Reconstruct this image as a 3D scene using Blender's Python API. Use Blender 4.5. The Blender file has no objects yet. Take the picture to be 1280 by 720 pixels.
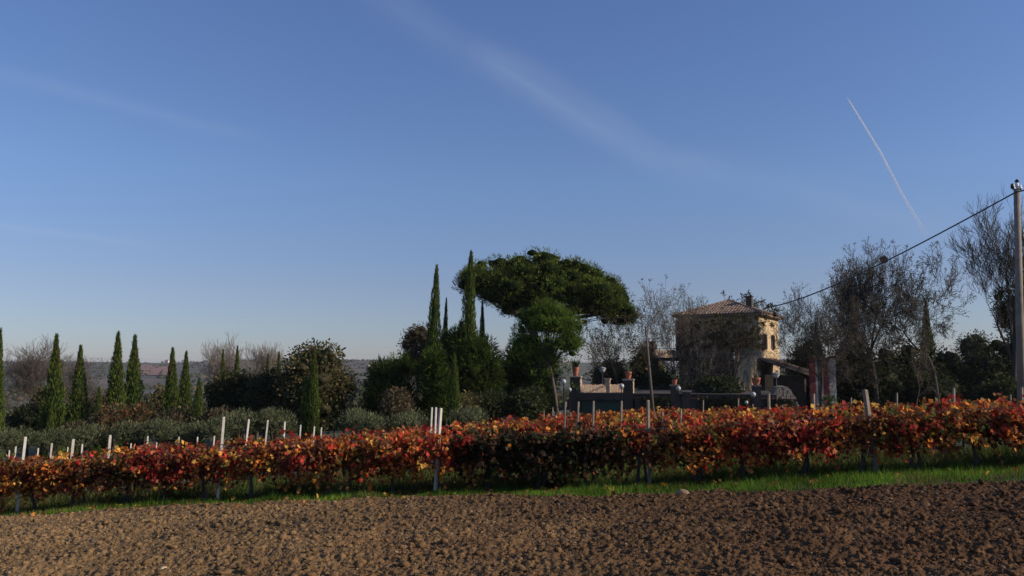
import bpy, math, random
import numpy as np
from mathutils import Vector, Matrix
R = math.radians
random.seed(7); RNG = np.random.default_rng(7)
SC = bpy.context.scene
COL = SC.collection

# ------------------------------------------------------------------ camera
FPX = 1005.0                      # focal length in pixels of the 1280 wide photograph
PITCH = math.atan(95.0 / FPX)     # horizon lies at pixel row 455
cam_d = bpy.data.cameras.new('camera'); cam = bpy.data.objects.new('camera', cam_d); COL.objects.link(cam)
cam_d.sensor_width = 36; cam_d.lens = FPX / 1280 * 36; cam_d.clip_end = 60000; cam_d.clip_start = 0.1
cam.location = (0, 0, 0); cam.rotation_euler = (math.pi / 2 + PITCH, 0, 0)
SC.camera = cam
SC.render.resolution_x = 1024; SC.render.resolution_y = 576

# ------------------------------------------------------------------ light, sky, exposure
SUN_AZ, SUN_EL = 101.0, 24.0       # azimuth clockwise from the viewing direction
sun_d = bpy.data.lights.new('sun', 'SUN'); sun = bpy.data.objects.new('sun', sun_d); COL.objects.link(sun)
sun_d.energy = 4.6; sun_d.angle = R(0.5); sun_d.color = (1.0, 0.86, 0.68)
sv = Vector((math.sin(R(SUN_AZ)) * math.cos(R(SUN_EL)), math.cos(R(SUN_AZ)) * math.cos(R(SUN_EL)), math.sin(R(SUN_EL))))
sun.rotation_euler = sv.to_track_quat('Z', 'Y').to_euler()
world = bpy.data.worlds.new('World'); SC.world = world; world.use_nodes = True
WT = world.node_tree; WN = WT.nodes; WL = WT.links
sky = WN.new('ShaderNodeTexSky'); sky.sky_type = 'NISHITA'; sky.sun_disc = False
sky.sun_elevation = R(SUN_EL); sky.sun_rotation = R(SUN_AZ)
sky.air_density = 1.0; sky.dust_density = 0.25; sky.ozone_density = 5.0; sky.altitude = 100
SC.view_settings.view_transform = 'Standard'; SC.view_settings.look = 'None'
SC.view_settings.exposure = 0.0; SC.view_settings.gamma = 1
SC.view_settings.use_curve_mapping = False
SC.cycles.max_bounces = 6; SC.cycles.diffuse_bounces = 3; SC.cycles.transmission_bounces = 4
SC.cycles.volume_bounces = 1; SC.cycles.transparent_max_bounces = 12
SC.cycles.use_denoising = True
SKY_STRENGTH = 0.10
HAZE_DENSITY = 0.85e-4

def ray(px, py):
    u = (px - 640) / FPX; v = (360 - py) / FPX
    dy = math.cos(PITCH) - v * math.sin(PITCH); dz = math.sin(PITCH) + v * math.cos(PITCH)
    return u / dy, dz / dy
def at(px, py, Y):
    a, b = ray(px, py); return Vector((a * Y, Y, b * Y))

# thin cirrus streaks belong to the sky itself
def cirrus(nodes, links, base):
    tc = nodes.new('ShaderNodeTexCoord')
    out = base
    specs = [((590, 60), (830, 200), 0.030, 0.10), ((400, -40), (900, 235), 0.036, 0.05), ((800, 190), (1240, 290), 0.032, 0.055),
             ((-60, 80), (330, 175), 0.014, 0.045), ((-60, 275), (200, 308), 0.007, 0.06)]
    for i, (a, b, wdt, amt) in enumerate(specs):
        da = at(a[0], a[1], 1).normalized(); db = at(b[0], b[1], 1).normalized()
        nrm = da.cross(db).normalized(); mid = (da + db).normalized(); half = math.acos(max(-1, min(1, da.dot(db)))) / 2
        nz = nodes.new('ShaderNodeTexNoise'); nz.inputs['Scale'].default_value = 5.0; nz.inputs['Detail'].default_value = 6
        mp = nodes.new('ShaderNodeMapping'); mp.inputs['Location'].default_value = (i * 3.1, 1.7 * i, 0)
        along = (db - da).normalized()
        links.new(tc.outputs['Generated'], mp.inputs[0]); links.new(mp.outputs[0], nz.inputs['Vector'])
        d1 = nodes.new('ShaderNodeVectorMath'); d1.operation = 'DOT_PRODUCT'; d1.inputs[1].default_value = nrm
        links.new(tc.outputs['Generated'], d1.inputs[0])
        wob = nodes.new('ShaderNodeMath'); wob.operation = 'MULTIPLY_ADD'; wob.inputs[1].default_value = wdt * 1.6; wob.inputs[2].default_value = -wdt * 0.8
        links.new(nz.outputs['Fac'], wob.inputs[0])
        ad = nodes.new('ShaderNodeMath'); ad.operation = 'ADD'; links.new(d1.outputs['Value'], ad.inputs[0]); links.new(wob.outputs[0], ad.inputs[1])
        ab = nodes.new('ShaderNodeMath'); ab.operation = 'ABSOLUTE'; links.new(ad.outputs[0], ab.inputs[0])
        mr = nodes.new('ShaderNodeMapRange'); mr.interpolation_type = 'SMOOTHSTEP'
        mr.inputs[1].default_value = 0; mr.inputs[2].default_value = wdt; mr.inputs[3].default_value = 1; mr.inputs[4].default_value = 0
        links.new(ab.outputs[0], mr.inputs[0])
        d2 = nodes.new('ShaderNodeVectorMath'); d2.operation = 'DOT_PRODUCT'; d2.inputs[1].default_value = mid
        links.new(tc.outputs['Generated'], d2.inputs[0])
        m2 = nodes.new('ShaderNodeMapRange'); m2.interpolation_type = 'SMOOTHSTEP'
        m2.inputs[1].default_value = math.cos(half * 1.15); m2.inputs[2].default_value = math.cos(half * 0.5)
        m2.inputs[3].default_value = 0; m2.inputs[4].default_value = 1
        links.new(d2.outputs['Value'], m2.inputs[0])
        # streaky texture: stretched along the band
        mp2 = nodes.new('ShaderNodeMapping'); mp2.vector_type = 'TEXTURE'
        q = along.to_track_quat('X', 'Z').to_euler(); mp2.inputs['Rotation'].default_value = q; mp2.inputs['Scale'].default_value = (0.28, 0.035, 0.035)
        nz2 = nodes.new('ShaderNodeTexNoise'); nz2.inputs['Scale'].default_value = 1.0; nz2.inputs['Detail'].default_value = 5
        links.new(tc.outputs['Generated'], mp2.inputs[0]); links.new(mp2.outputs[0], nz2.inputs['Vector'])
        m3 = nodes.new('ShaderNodeMapRange'); m3.inputs[1].default_value = 0.25; m3.inputs[2].default_value = 0.75
        links.new(nz2.outputs['Fac'], m3.inputs[0])
        p = nodes.new('ShaderNodeMath'); p.operation = 'MULTIPLY'; links.new(mr.outputs[0], p.inputs[0]); links.new(m2.outputs[0], p.inputs[1])
        p2 = nodes.new('ShaderNodeMath'); p2.operation = 'MULTIPLY'; links.new(p.outputs[0], p2.inputs[0]); links.new(m3.outputs[0], p2.inputs[1])
        p3 = nodes.new('ShaderNodeMath'); p3.operation = 'MULTIPLY'; p3.inputs[1].default_value = amt; links.new(p2.outputs[0], p3.inputs[0])
        mx = nodes.new('ShaderNodeMixRGB'); mx.inputs['Color2'].default_value = (8.5, 8.8, 9.4, 1)
        links.new(p3.outputs[0], mx.inputs['Fac']); links.new(out, mx.inputs['Color1']); out = mx.outputs[0]
    return out
bg = WN['Background']; bg.inputs['Strength'].default_value = SKY_STRENGTH
veil = WN.new('ShaderNodeMixRGB'); veil.inputs[0].default_value = .06; veil.inputs[2].default_value = (2.9, 3.6, 5.4, 1); WL.new(sky.outputs[0], veil.inputs[1])   # even milky veil of thin high cloud
hue = WN.new('ShaderNodeMixRGB'); hue.blend_type = 'MULTIPLY'; hue.inputs[0].default_value = 1; WL.new(veil.outputs[0], hue.inputs[1])
tcw = WN.new('ShaderNodeTexCoord'); sxw = WN.new('ShaderNodeSeparateXYZ'); WL.new(tcw.outputs['Generated'], sxw.inputs[0]); crw = WN.new('ShaderNodeValToRGB')
ce = crw.color_ramp.elements; ce[0].position = .03; ce[0].color = (.85, .82, .97, 1); ce[1].position = .42; ce[1].color = (1.06, 1.07, 1.26, 1)
for p_, c_ in ((.095, (1.0, .85, .95)), (.22, (1.12, 1.06, 1.16))): q_ = ce.new(p_); q_.color = (*c_, 1)
WL.new(sxw.outputs['Z'], crw.inputs[0]); WL.new(crw.outputs[0], hue.inputs[2])
WL.new(cirrus(WN, WL, hue.outputs[0]), bg.inputs['Color'])

# ------------------------------------------------------------------ ground shape
AL = R(8.5); T0 = 16.75
def st(x, y): return x * math.cos(AL) - y * math.sin(AL), x * math.sin(AL) + y * math.cos(AL)
def xy(s, t): return s * math.cos(AL) + t * math.sin(AL), -s * math.sin(AL) + t * math.cos(AL)
_zs = np.array([-2000, -120, -60, -30, -20, -14, -9, -4.2, 0.33, 4.8, 7.5, 14, 22, 40, 80, 2000])
_zv = np.array([-9.5, -8.6, -6.6, -4.75, -3.95, -3.43, -2.95, -2.70, -2.48, -2.13, -1.93, -1.6, -1.3, -.9, -.4, 0.4])
_ts = np.array([-200, 0, 10, 16.75, 42, 62, 90, 150, 300, 500, 800])
_tv = np.array([1.6, .9, .37, 0, -2.05, -2.75, -3.3, -6, -14, -20, -24])
def g(x, y):
    x = np.asarray(x, float); y = np.asarray(y, float)
    s = x * math.cos(AL) - y * math.sin(AL); t = x * math.sin(AL) + y * math.cos(AL)
    z = sum(np.interp(s + o, _zs, _zv) for o in (-2.5, -1.2, 0, 1.2, 2.5)) / 5
    z = z + sum(np.interp(t + o, _ts, _tv) for o in (-1.5, 0, 1.5)) / 3
    z = z + .60 * np.exp(-((s + .5) / 6.5) ** 2) * np.clip((t - 17.5) / 13, 0, 1) * np.clip((75 - t) / 25, 0, 1)
    far = np.clip((y - 500) / 1700, 0, 1); far = far * far * (3 - 2 * far)
    bump = 5.0 * np.sin(x * .0042 + .8 + y * .0011) + 3.0 * np.sin(x * .011 + y * .004) + 1.6 * np.sin(x * .023 - y * .006 + 2)
    z = z * (1 - far) + far * (7.5 + bump * .8)
    mid = np.clip((y - 140) / 300, 0, 1) * (1 - far)
    z = z + mid * bump * .45
    back = np.clip((y - 2600) / 2500, 0, 1)
    return z - back * 60
def gz(x, y): return float(g(x, y))
_es = [-60, -14.5, -6, -2, 1, 6.5, 12, 60]; _et = [16.2, 15.75, 15.4, 15.1, 14.85, 13.5, 12.2, 8]
def edge(s): return np.interp(s, _es, _et)

# ------------------------------------------------------------------ noise in numpy
_tab = np.random.default_rng(3).random((256, 256))
def vn(x, y, seed=0):
    x = x + seed * 17.3; y = y + seed * 7.7
    xi = np.floor(x).astype(int); yi = np.floor(y).astype(int); fx = x - xi; fy = y - yi
    fx = fx * fx * (3 - 2 * fx); fy = fy * fy * (3 - 2 * fy)
    a = _tab[xi & 255, yi & 255]; b = _tab[(xi + 1) & 255, yi & 255]; c = _tab[xi & 255, (yi + 1) & 255]; d = _tab[(xi + 1) & 255, (yi + 1) & 255]
    return (a * (1 - fx) + b * fx) * (1 - fy) + (c * (1 - fx) + d * fx) * fy

# ------------------------------------------------------------------ mesh helpers
def mesh_np(name, V, F, tint=None, smooth=False):
    """V (n,3); F (m,k) one face size; tint (m,3) per face"""
    me = bpy.data.meshes.new(name); V = np.ascontiguousarray(V, dtype=np.float32); F = np.ascontiguousarray(F, dtype=np.int32)
    me.vertices.add(len(V)); me.vertices.foreach_set('co', V.ravel())
    m, k = F.shape
    me.loops.add(m * k); me.loops.foreach_set('vertex_index', F.ravel())
    me.polygons.add(m); me.polygons.foreach_set('loop_start', np.arange(0, m * k, k, dtype=np.int32))
    try: me.polygons.foreach_set('loop_total', np.full(m, k, dtype=np.int32))
    except Exception: pass
    if smooth: me.polygons.foreach_set('use_smooth', np.ones(m, dtype=bool))
    if tint is not None:
        a = me.attributes.new('tint', 'FLOAT_COLOR', 'FACE')
        c = np.ones((m, 4), dtype=np.float32); c[:, :3] = tint; a.data.foreach_set('color', c.ravel())
    me.update(calc_edges=True)
    return me
class MB:
    """collects small hand made shapes"""
    def __init__(s): s.v = []; s.f = []
    def add(s, vs, fs, M=None):
        o = len(s.v)
        s.v += [tuple(M @ Vector(p)) if M else tuple(p) for p in vs]; s.f += [tuple(i + o for i in f) for f in fs]; return s
    def box(s, x0, x1, y0, y1, z0, z1, M=None, b=0.0):
        if b <= 0:
            vs = [(x0,y0,z0),(x1,y0,z0),(x1,y1,z0),(x0,y1,z0),(x0,y0,z1),(x1,y0,z1),(x1,y1,z1),(x0,y1,z1)]
            return s.add(vs, [(3,2,1,0),(4,5,6,7),(0,1,5,4),(1,2,6,5),(2,3,7,6),(3,0,4,7)], M)
        vs = [(x0,y0,z0),(x1,y0,z0),(x1,y1,z0),(x0,y1,z0),(x0,y0,z1-b),(x1,y0,z1-b),(x1,y1,z1-b),(x0,y1,z1-b),
              (x0+b,y0+b,z1),(x1-b,y0+b,z1),(x1-b,y1-b,z1),(x0+b,y1-b,z1)]
        return s.add(vs, [(3,2,1,0),(0,1,5,4),(1,2,6,5),(2,3,7,6),(3,0,4,7),(4,5,9,8),(5,6,10,9),(6,7,11,10),(7,4,8,11),(8,9,10,11)], M)
    def lathe(s, prof, n=16, c=(0,0,0), M=None):
        vs = []; fs = []
        for r, z in prof:
            for i in range(n):
                a = 2*math.pi*i/n; vs.append((c[0]+r*math.cos(a), c[1]+r*math.sin(a), c[2]+z))
        for j in range(len(prof)-1):
            for i in range(n):
                k = (i+1) % n; fs.append((j*n+i, j*n+k, (j+1)*n+k, (j+1)*n+i))
        if prof[0][0] > 1e-4: fs.append(tuple(reversed(range(n))))
        if prof[-1][0] > 1e-4: fs.append(tuple((len(prof)-1)*n+i for i in range(n)))
        return s.add(vs, fs, M)
    def tube(s, pts, rad, n=6):
        pts = [Vector(p) for p in pts]; vs = []; fs = []
        rs = rad if isinstance(rad, (list, tuple)) else [rad]*len(pts)
        for j, p in enumerate(pts):
            d = (pts[min(j+1, len(pts)-1)] - pts[max(j-1, 0)]).normalized()
            u = d.cross(Vector((0.13, 0.21, 1)) if abs(d.z) < .9 else Vector((1, .1, 0))).normalized(); w = d.cross(u)
            for i in range(n):
                a = 2*math.pi*i/n; vs.append(p + rs[j]*(math.cos(a)*u + math.sin(a)*w))
        for j in range(len(pts)-1):
            for i in range(n):
                k = (i+1) % n; fs.append((j*n+i, j*n+k, (j+1)*n+k, (j+1)*n+i))
        fs.append(tuple(reversed(range(n)))); fs.append(tuple((len(pts)-1)*n+i for i in range(n)))
        return s.add(vs, fs)
    def mesh(s, name, smooth=False):
        me = bpy.data.meshes.new(name); me.from_pydata(s.v, [], s.f); me.update()
        if smooth:
            me.polygons.foreach_set('use_smooth', np.ones(len(me.polygons), dtype=bool))
        return me
def link(name, me, mat, parent=None, kind=None):
    o = bpy.data.objects.new(name, me)
    if mat is not None and me is not None and not me.materials: me.materials.append(mat)
    COL.objects.link(o)
    if parent is not None: o.parent = parent
    if kind: o['kind'] = kind
    return o
def tag(o, label=None, cat=None, group=None, kind=None):
    if label: o['label'] = label
    if cat: o['category'] = cat
    if group: o['group'] = group
    if kind: o['kind'] = kind
    return o
def thing(name, label, cat, loc=(0,0,0), rz=0, group=None, scale=None):
    o = bpy.data.objects.new(name, None); COL.objects.link(o); o.location = loc; o.rotation_euler = (0, 0, rz)
    o.empty_display_size = .2
    if scale is not None: o.scale = scale
    return tag(o, label, cat, group)

# ------------------------------------------------------------------ materials
def mat_new(name):
    m = bpy.data.materials.new(name); m.use_nodes = True; nt = m.node_tree; nt.nodes.clear()
    return m, nt, nt.nodes, nt.links
def leaf_mat(name, trans=0.35, gloss=0.0, hue=0.0, rough=.45):
    m, nt, N, L = mat_new(name)
    at_ = N.new('ShaderNodeAttribute'); at_.attribute_name = 'tint'
    df = N.new('ShaderNodeBsdfDiffuse'); tr = N.new('ShaderNodeBsdfTranslucent'); gl = N.new('ShaderNodeBsdfGlossy'); gl.inputs['Roughness'].default_value = rough
    L.new(at_.outputs['Color'], df.inputs[0]); L.new(at_.outputs['Color'], tr.inputs[0])
    mx = N.new('ShaderNodeMixShader'); mx.inputs[0].default_value = trans; L.new(df.outputs[0], mx.inputs[1]); L.new(tr.outputs[0], mx.inputs[2])
    o = N.new('ShaderNodeOutputMaterial')
    if gloss <= 0: L.new(mx.outputs[0], o.inputs[0]); return m
    m2 = N.new('ShaderNodeMixShader'); m2.inputs[0].default_value = gloss; L.new(mx.outputs[0], m2.inputs[1]); L.new(gl.outputs[0], m2.inputs[2])
    L.new(m2.outputs[0], o.inputs[0]); return m
def mat(name, c1, c2=None, scale=4.0, rough=.85, bump=.0, bscale=None, detail=5, metal=0, dist=.02):
    m, nt, N, L = mat_new(name)
    b = N.new('ShaderNodeBsdfPrincipled'); b.inputs['Roughness'].default_value = rough; b.inputs['Metallic'].default_value = metal
    o = N.new('ShaderNodeOutputMaterial'); L.new(b.outputs[0], o.inputs[0])
    tc = N.new('ShaderNodeTexCoord')
    nz = N.new('ShaderNodeTexNoise'); nz.inputs['Scale'].default_value = scale; nz.inputs['Detail'].default_value = detail; nz.inputs['Roughness'].default_value = .65
    L.new(tc.outputs['Object'], nz.inputs['Vector'])
    cr = N.new('ShaderNodeValToRGB'); cr.color_ramp.elements[0].position = .3; cr.color_ramp.elements[1].position = .7
    cr.color_ramp.elements[0].color = (*c1, 1); cr.color_ramp.elements[1].color = (*(c2 or tuple(min(1, x*1.35) for x in c1)), 1)
    L.new(nz.outputs['Fac'], cr.inputs[0]); L.new(cr.outputs[0], b.inputs['Base Color'])
    if bump > 0:
        n2 = N.new('ShaderNodeTexNoise'); n2.inputs['Scale'].default_value = bscale or scale*6; n2.inputs['Detail'].default_value = 4
        L.new(tc.outputs['Object'], n2.inputs['Vector'])
        bp = N.new('ShaderNodeBump'); bp.inputs['Strength'].default_value = bump; bp.inputs['Distance'].default_value = dist
        L.new(n2.outputs['Fac'], bp.inputs['Height']); L.new(bp.outputs[0], b.inputs['Normal'])
    return m
M = dict(
    needle=leaf_mat('pine_needles', .25, .0), cypress=leaf_mat('cypress_scale_leaves', .25, .0), leaf=leaf_mat('broad_leaves', .35, .012, rough=.6),
    vine=leaf_mat('autumn_vine_leaves', .42, .012, rough=.6), grass=leaf_mat('grass_blades', .4, .01, rough=.6), olive=leaf_mat('olive_leaves', .2, .0),
    bark=mat('bark_brown', (.075,.055,.042), (.15,.12,.095), 9, .95, .6), bark_pale=mat('bark_pale', (.16,.13,.11), (.30,.26,.22), 7, .9, .5),
    bark_dark=mat('bark_dark', (.035,.028,.022), (.08,.065,.055), 9, .95, .6),
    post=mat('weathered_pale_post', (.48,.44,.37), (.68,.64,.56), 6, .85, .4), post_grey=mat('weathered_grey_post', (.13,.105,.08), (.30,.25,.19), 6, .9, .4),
    wire=mat('wire_steel', (.16,.15,.14), (.25,.24,.22), 20, .5, metal=.6), cable=mat('black_cable', (.02,.02,.022), (.035,.035,.035), 9, .6),
    concrete=mat('pole_concrete', (.16,.13,.10), (.30,.25,.19), 3, .9, .5, 30), ceramic=mat('white_ceramic', (.75,.75,.73), (.85,.85,.82), 5, .25),
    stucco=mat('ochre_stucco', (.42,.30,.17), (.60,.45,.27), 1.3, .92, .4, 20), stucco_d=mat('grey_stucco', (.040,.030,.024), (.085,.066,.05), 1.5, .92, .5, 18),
    redwall=mat('dull_red_wall', (.16,.05,.035), (.24,.08,.055), 2, .9, .3), brick=mat('pale_brick', (.26,.16,.10), (.78,.60,.42), 9, .9, .4),
    tile=mat('clay_roof_tile', (.10,.062,.042), (.38,.27,.19), 5, .9, .3), wood_d=mat('dark_wood', (.03,.022,.017), (.06,.045,.035), 6, .8, .3),
    glass=mat('dark_window_glass', (.012,.014,.017), (.02,.023,.028), 2, .12), iron=mat('black_iron', (.012,.012,.013), (.025,.024,.023), 10, .55),
    green=mat('green_painted_door', (.018,.045,.032), (.028,.065,.045), 3, .6, .2), terracotta=mat('terracotta', (.36,.10,.05), (.50,.17,.09), 6, .85, .3),
    globe=mat('white_lamp_globe', (.42,.41,.40), (.52,.51,.50), 3, .2), stone=mat('rough_grey_stone', (.17,.14,.11), (.34,.29,.23), 1.6, .95, .9, 7, dist=.08),
    white=mat('white_board', (.20,.19,.19), (.28,.27,.26), 2, .7), red=mat('dark_red_board', (.11,.006,.010), (.17,.010,.015), 2, .7),
    clod=mat('dry_soil_clod', (.20,.13,.07), (.36,.26,.15), 12, .98, .6, 60), pale=mat('pale_stone', (.45,.36,.22), (.62,.52,.34), 12, .9, .5),
    farwall=mat('far_pale_walls', (.55,.50,.45), (.7,.66,.6), 1, .9), farroof=mat('far_roof', (.28,.14,.09), (.36,.2,.13), 1, .9),
    acbox=mat('white_casing', (.42,.42,.41), (.5,.5,.49), 3, .5),
)
def terrain_mat():
    m, nt, N, L = mat_new('country_ground')
    b = N.new('ShaderNodeBsdfPrincipled'); b.inputs['Roughness'].default_value = 1; o = N.new('ShaderNodeOutputMaterial'); L.new(b.outputs[0], o.inputs[0])
    tc = N.new('ShaderNodeTexCoord'); sx = N.new('ShaderNodeSeparateXYZ'); L.new(tc.outputs['Object'], sx.inputs[0])
    def noise(sc, det=6, rough=.6):
        n = N.new('ShaderNodeTexNoise'); n.inputs['Scale'].default_value = sc; n.inputs['Detail'].default_value = det; n.inputs['Roughness'].default_value = rough
        L.new(tc.outputs['Object'], n.inputs['Vector']); return n.outputs['Fac']
    def ramp(src, *st_):
        r = N.new('ShaderNodeValToRGB'); e = r.color_ramp.elements; e[0].position, e[0].color = st_[0][0], (*st_[0][1], 1); e[1].position, e[1].color = st_[-1][0], (*st_[-1][1], 1)
        for p, c in st_[1:-1]: q = e.new(p); q.color = (*c, 1)
        L.new(src, r.inputs[0]); return r.outputs[0]
    def mix(f, a, c):
        x = N.new('ShaderNodeMixRGB'); L.new(f, x.inputs[0]); L.new(a, x.inputs[1]); L.new(c, x.inputs[2]); return x.outputs[0]
    near = ramp(noise(1.3), (.3, (.025, .04, .010)), (.5, (.045, .055, .016)), (.7, (.075, .06, .03)))
    vo = N.new('ShaderNodeTexVoronoi'); vo.inputs['Scale'].default_value = .0065; L.new(tc.outputs['Object'], vo.inputs['Vector'])
    sp = N.new('ShaderNodeSeparateColor'); L.new(vo.outputs['Color'], sp.inputs[0])
    fields = ramp(sp.outputs[0], (0, (.05, .06, .03)), (.35, (.085, .085, .045)), (.6, (.13, .085, .06)), (.8, (.06, .065, .035)), (1, (.17, .09, .06)))
    woods = ramp(noise(.012, 8, .7), (.42, (0, 0, 0)), (.55, (1, 1, 1)))
    wood_c = ramp(noise(.12, 5, .8), (.3, (.018, .026, .014)), (.7, (.05, .055, .03)))
    far = mix(woods, fields, wood_c)
    mr = N.new('ShaderNodeMapRange'); mr.inputs[1].default_value = 130; mr.inputs[2].default_value = 420; L.new(sx.outputs['Y'], mr.inputs[0])
    L.new(mix(mr.outputs[0], near, far), b.inputs['Base Color'])
    return m
def soil_mat():
    m, nt, N, L = mat_new('ploughed_soil')
    b = N.new('ShaderNodeBsdfPrincipled'); b.inputs['Roughness'].default_value = 1; o = N.new('ShaderNodeOutputMaterial'); L.new(b.outputs[0], o.inputs[0])
    b.inputs['Specular IOR Level'].default_value = .15
    tc = N.new('ShaderNodeTexCoord')
    n = N.new('ShaderNodeTexNoise'); n.inputs['Scale'].default_value = 11; n.inputs['Detail'].default_value = 8; n.inputs['Roughness'].default_value = .75; L.new(tc.outputs['Object'], n.inputs['Vector'])
    r = N.new('ShaderNodeValToRGB'); e = r.color_ramp.elements; e[0].position = .32; e[0].color = (.11, .068, .031, 1); e[1].position = .68; e[1].color = (.38, .24, .11, 1)
    L.new(n.outputs['Fac'], r.inputs[0]); 
    n3 = N.new('ShaderNodeTexNoise'); n3.inputs['Scale'].default_value = .35; n3.inputs['Detail'].default_value = 4; L.new(tc.outputs['Object'], n3.inputs['Vector'])
    r3 = N.new('ShaderNodeValToRGB'); e = r3.color_ramp.elements; e[0].position = .35; e[0].color = (.8, .8, .8, 1); e[1].position = .65; e[1].color = (1.12, 1.1, 1.08, 1); L.new(n3.outputs['Fac'], r3.inputs[0])
    mu = N.new('ShaderNodeMixRGB'); mu.blend_type = 'MULTIPLY'; mu.inputs[0].default_value = 1; L.new(r.outputs[0], mu.inputs[1]); L.new(r3.outputs[0], mu.inputs[2])
    # backlit darkening painted into the soil colour: paler left, darker and browner right
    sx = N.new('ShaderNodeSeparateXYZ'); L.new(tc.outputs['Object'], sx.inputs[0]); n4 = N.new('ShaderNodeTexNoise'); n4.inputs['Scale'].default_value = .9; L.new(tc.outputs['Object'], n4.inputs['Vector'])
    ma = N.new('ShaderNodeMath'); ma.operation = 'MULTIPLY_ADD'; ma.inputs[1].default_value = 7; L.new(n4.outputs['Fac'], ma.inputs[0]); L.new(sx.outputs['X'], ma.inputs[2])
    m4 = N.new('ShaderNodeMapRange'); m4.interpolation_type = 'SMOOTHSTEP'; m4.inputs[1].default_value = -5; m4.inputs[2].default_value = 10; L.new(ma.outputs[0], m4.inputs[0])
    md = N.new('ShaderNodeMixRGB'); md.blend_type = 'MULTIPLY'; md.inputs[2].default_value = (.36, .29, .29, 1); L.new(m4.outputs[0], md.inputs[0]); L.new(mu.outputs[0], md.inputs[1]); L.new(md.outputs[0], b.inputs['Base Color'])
    n2 = N.new('ShaderNodeTexNoise'); n2.inputs['Scale'].default_value = 45; n2.inputs['Detail'].default_value = 6; L.new(tc.outputs['Object'], n2.inputs['Vector'])
    bp = N.new('ShaderNodeBump'); bp.inputs['Strength'].default_value = .8; bp.inputs['Distance'].default_value = .02; L.new(n2.outputs['Fac'], bp.inputs['Height']); L.new(bp.outputs[0], b.inputs['Normal'])
    return m
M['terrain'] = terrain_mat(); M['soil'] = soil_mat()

# ------------------------------------------------------------------ scatter helpers
def frames(d, roll=None):
    d = d / np.linalg.norm(d, axis=1, keepdims=True); n = len(d)
    a = RNG.normal(size=(n, 3)); u = np.cross(d, a); u /= np.linalg.norm(u, axis=1, keepdims=True) + 1e-9
    return np.stack([u, d, np.cross(u, d)], axis=2)     # columns: side, along, normal
T_TRI = (np.array([[-.5, 0, 0], [.5, 0, 0], [0, 1, .08]]), np.array([[0, 1, 2]]))
T_DIA = (np.array([[0, 0, 0], [.5, .45, .08], [0, 1, 0], [-.5, .45, .08]]), np.array([[0, 1, 2], [0, 2, 3]]))
T_BLADE = (np.array([[-.5, 0, 0], [.5, 0, 0], [-.32, .55, .05], [.32, .55, .05], [0, 1, .22]]), np.array([[0, 1, 3], [0, 3, 2], [2, 3, 4]]))
_lob = [(0, -.02), (.30, -.18), (.52, .05), (.34, .28), (.58, .55), (.26, .58), (0, 1.0), (-.26, .58), (-.58, .55), (-.34, .28), (-.52, .05), (-.30, -.18)]
T_VINE = (np.array([[0, .3, -.10]] + [[a, b, .10 * abs(a) + .07 * (1 if i % 2 else -1)] for i, (a, b) in enumerate(_lob)]),
          np.array([[0, i + 1, (i + 1) % 12 + 1] for i in range(12)]))
def cards(P, D, size, width, tpl, tint):
    V, F = tpl; n = len(P); Fr = frames(D)
    loc = V[None] * np.stack([size * width, size, size], axis=1)[:, None, :]
    W = np.einsum('nij,nkj->nki', Fr, loc) + P[:, None, :]
    k = len(V); FF = (F[None] + (np.arange(n) * k)[:, None, None]).reshape(-1, F.shape[1])
    return W.reshape(-1, 3), FF, np.repeat(tint, len(F), axis=0)
def pal(n, cols, w=None, jit=.18):
    cols = np.array(cols); w = np.ones(len(cols)) if w is None else np.array(w, float)
    c = cols[RNG.choice(len(cols), n, p=w / w.sum())]
    return c * (1 + RNG.normal(size=(n, 1)) * jit).clip(.5, 1.7)
def join(parts):
    V = []; F = []; C = []; o = 0
    for v, f, c in parts:
        V.append(v); F.append(f + o); C.append(c); o += len(v)
    return np.concatenate(V), np.concatenate(F), np.concatenate(C)
import bmesh
def _ico(sub):
    bm = bmesh.new(); bmesh.ops.create_icosphere(bm, subdivisions=sub, radius=1)
    v = np.array([p.co[:] for p in bm.verts]); f = np.array([[q.index for q in p.verts] for p in bm.faces]); bm.free(); return v, f
ICO1, ICO2, ICO3 = _ico(1), _ico(2), _ico(3)
def blob(c, r, ico, rough=.18, col=(.02, .03, .01)):
    v, f = ico; n = 1 + rough * (vn(v[:, 0] * 2.3 + c[0], v[:, 1] * 2.3 + v[:, 2] * 1.9 + c[2]) - .5) * 2
    return v * n[:, None] * np.array(r) + np.array(c), f, np.tile(np.array(col), (len(f), 1))
def unit(n):
    d = RNG.normal(size=(n, 3)); return d / np.linalg.norm(d, axis=1, keepdims=True)
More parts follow.
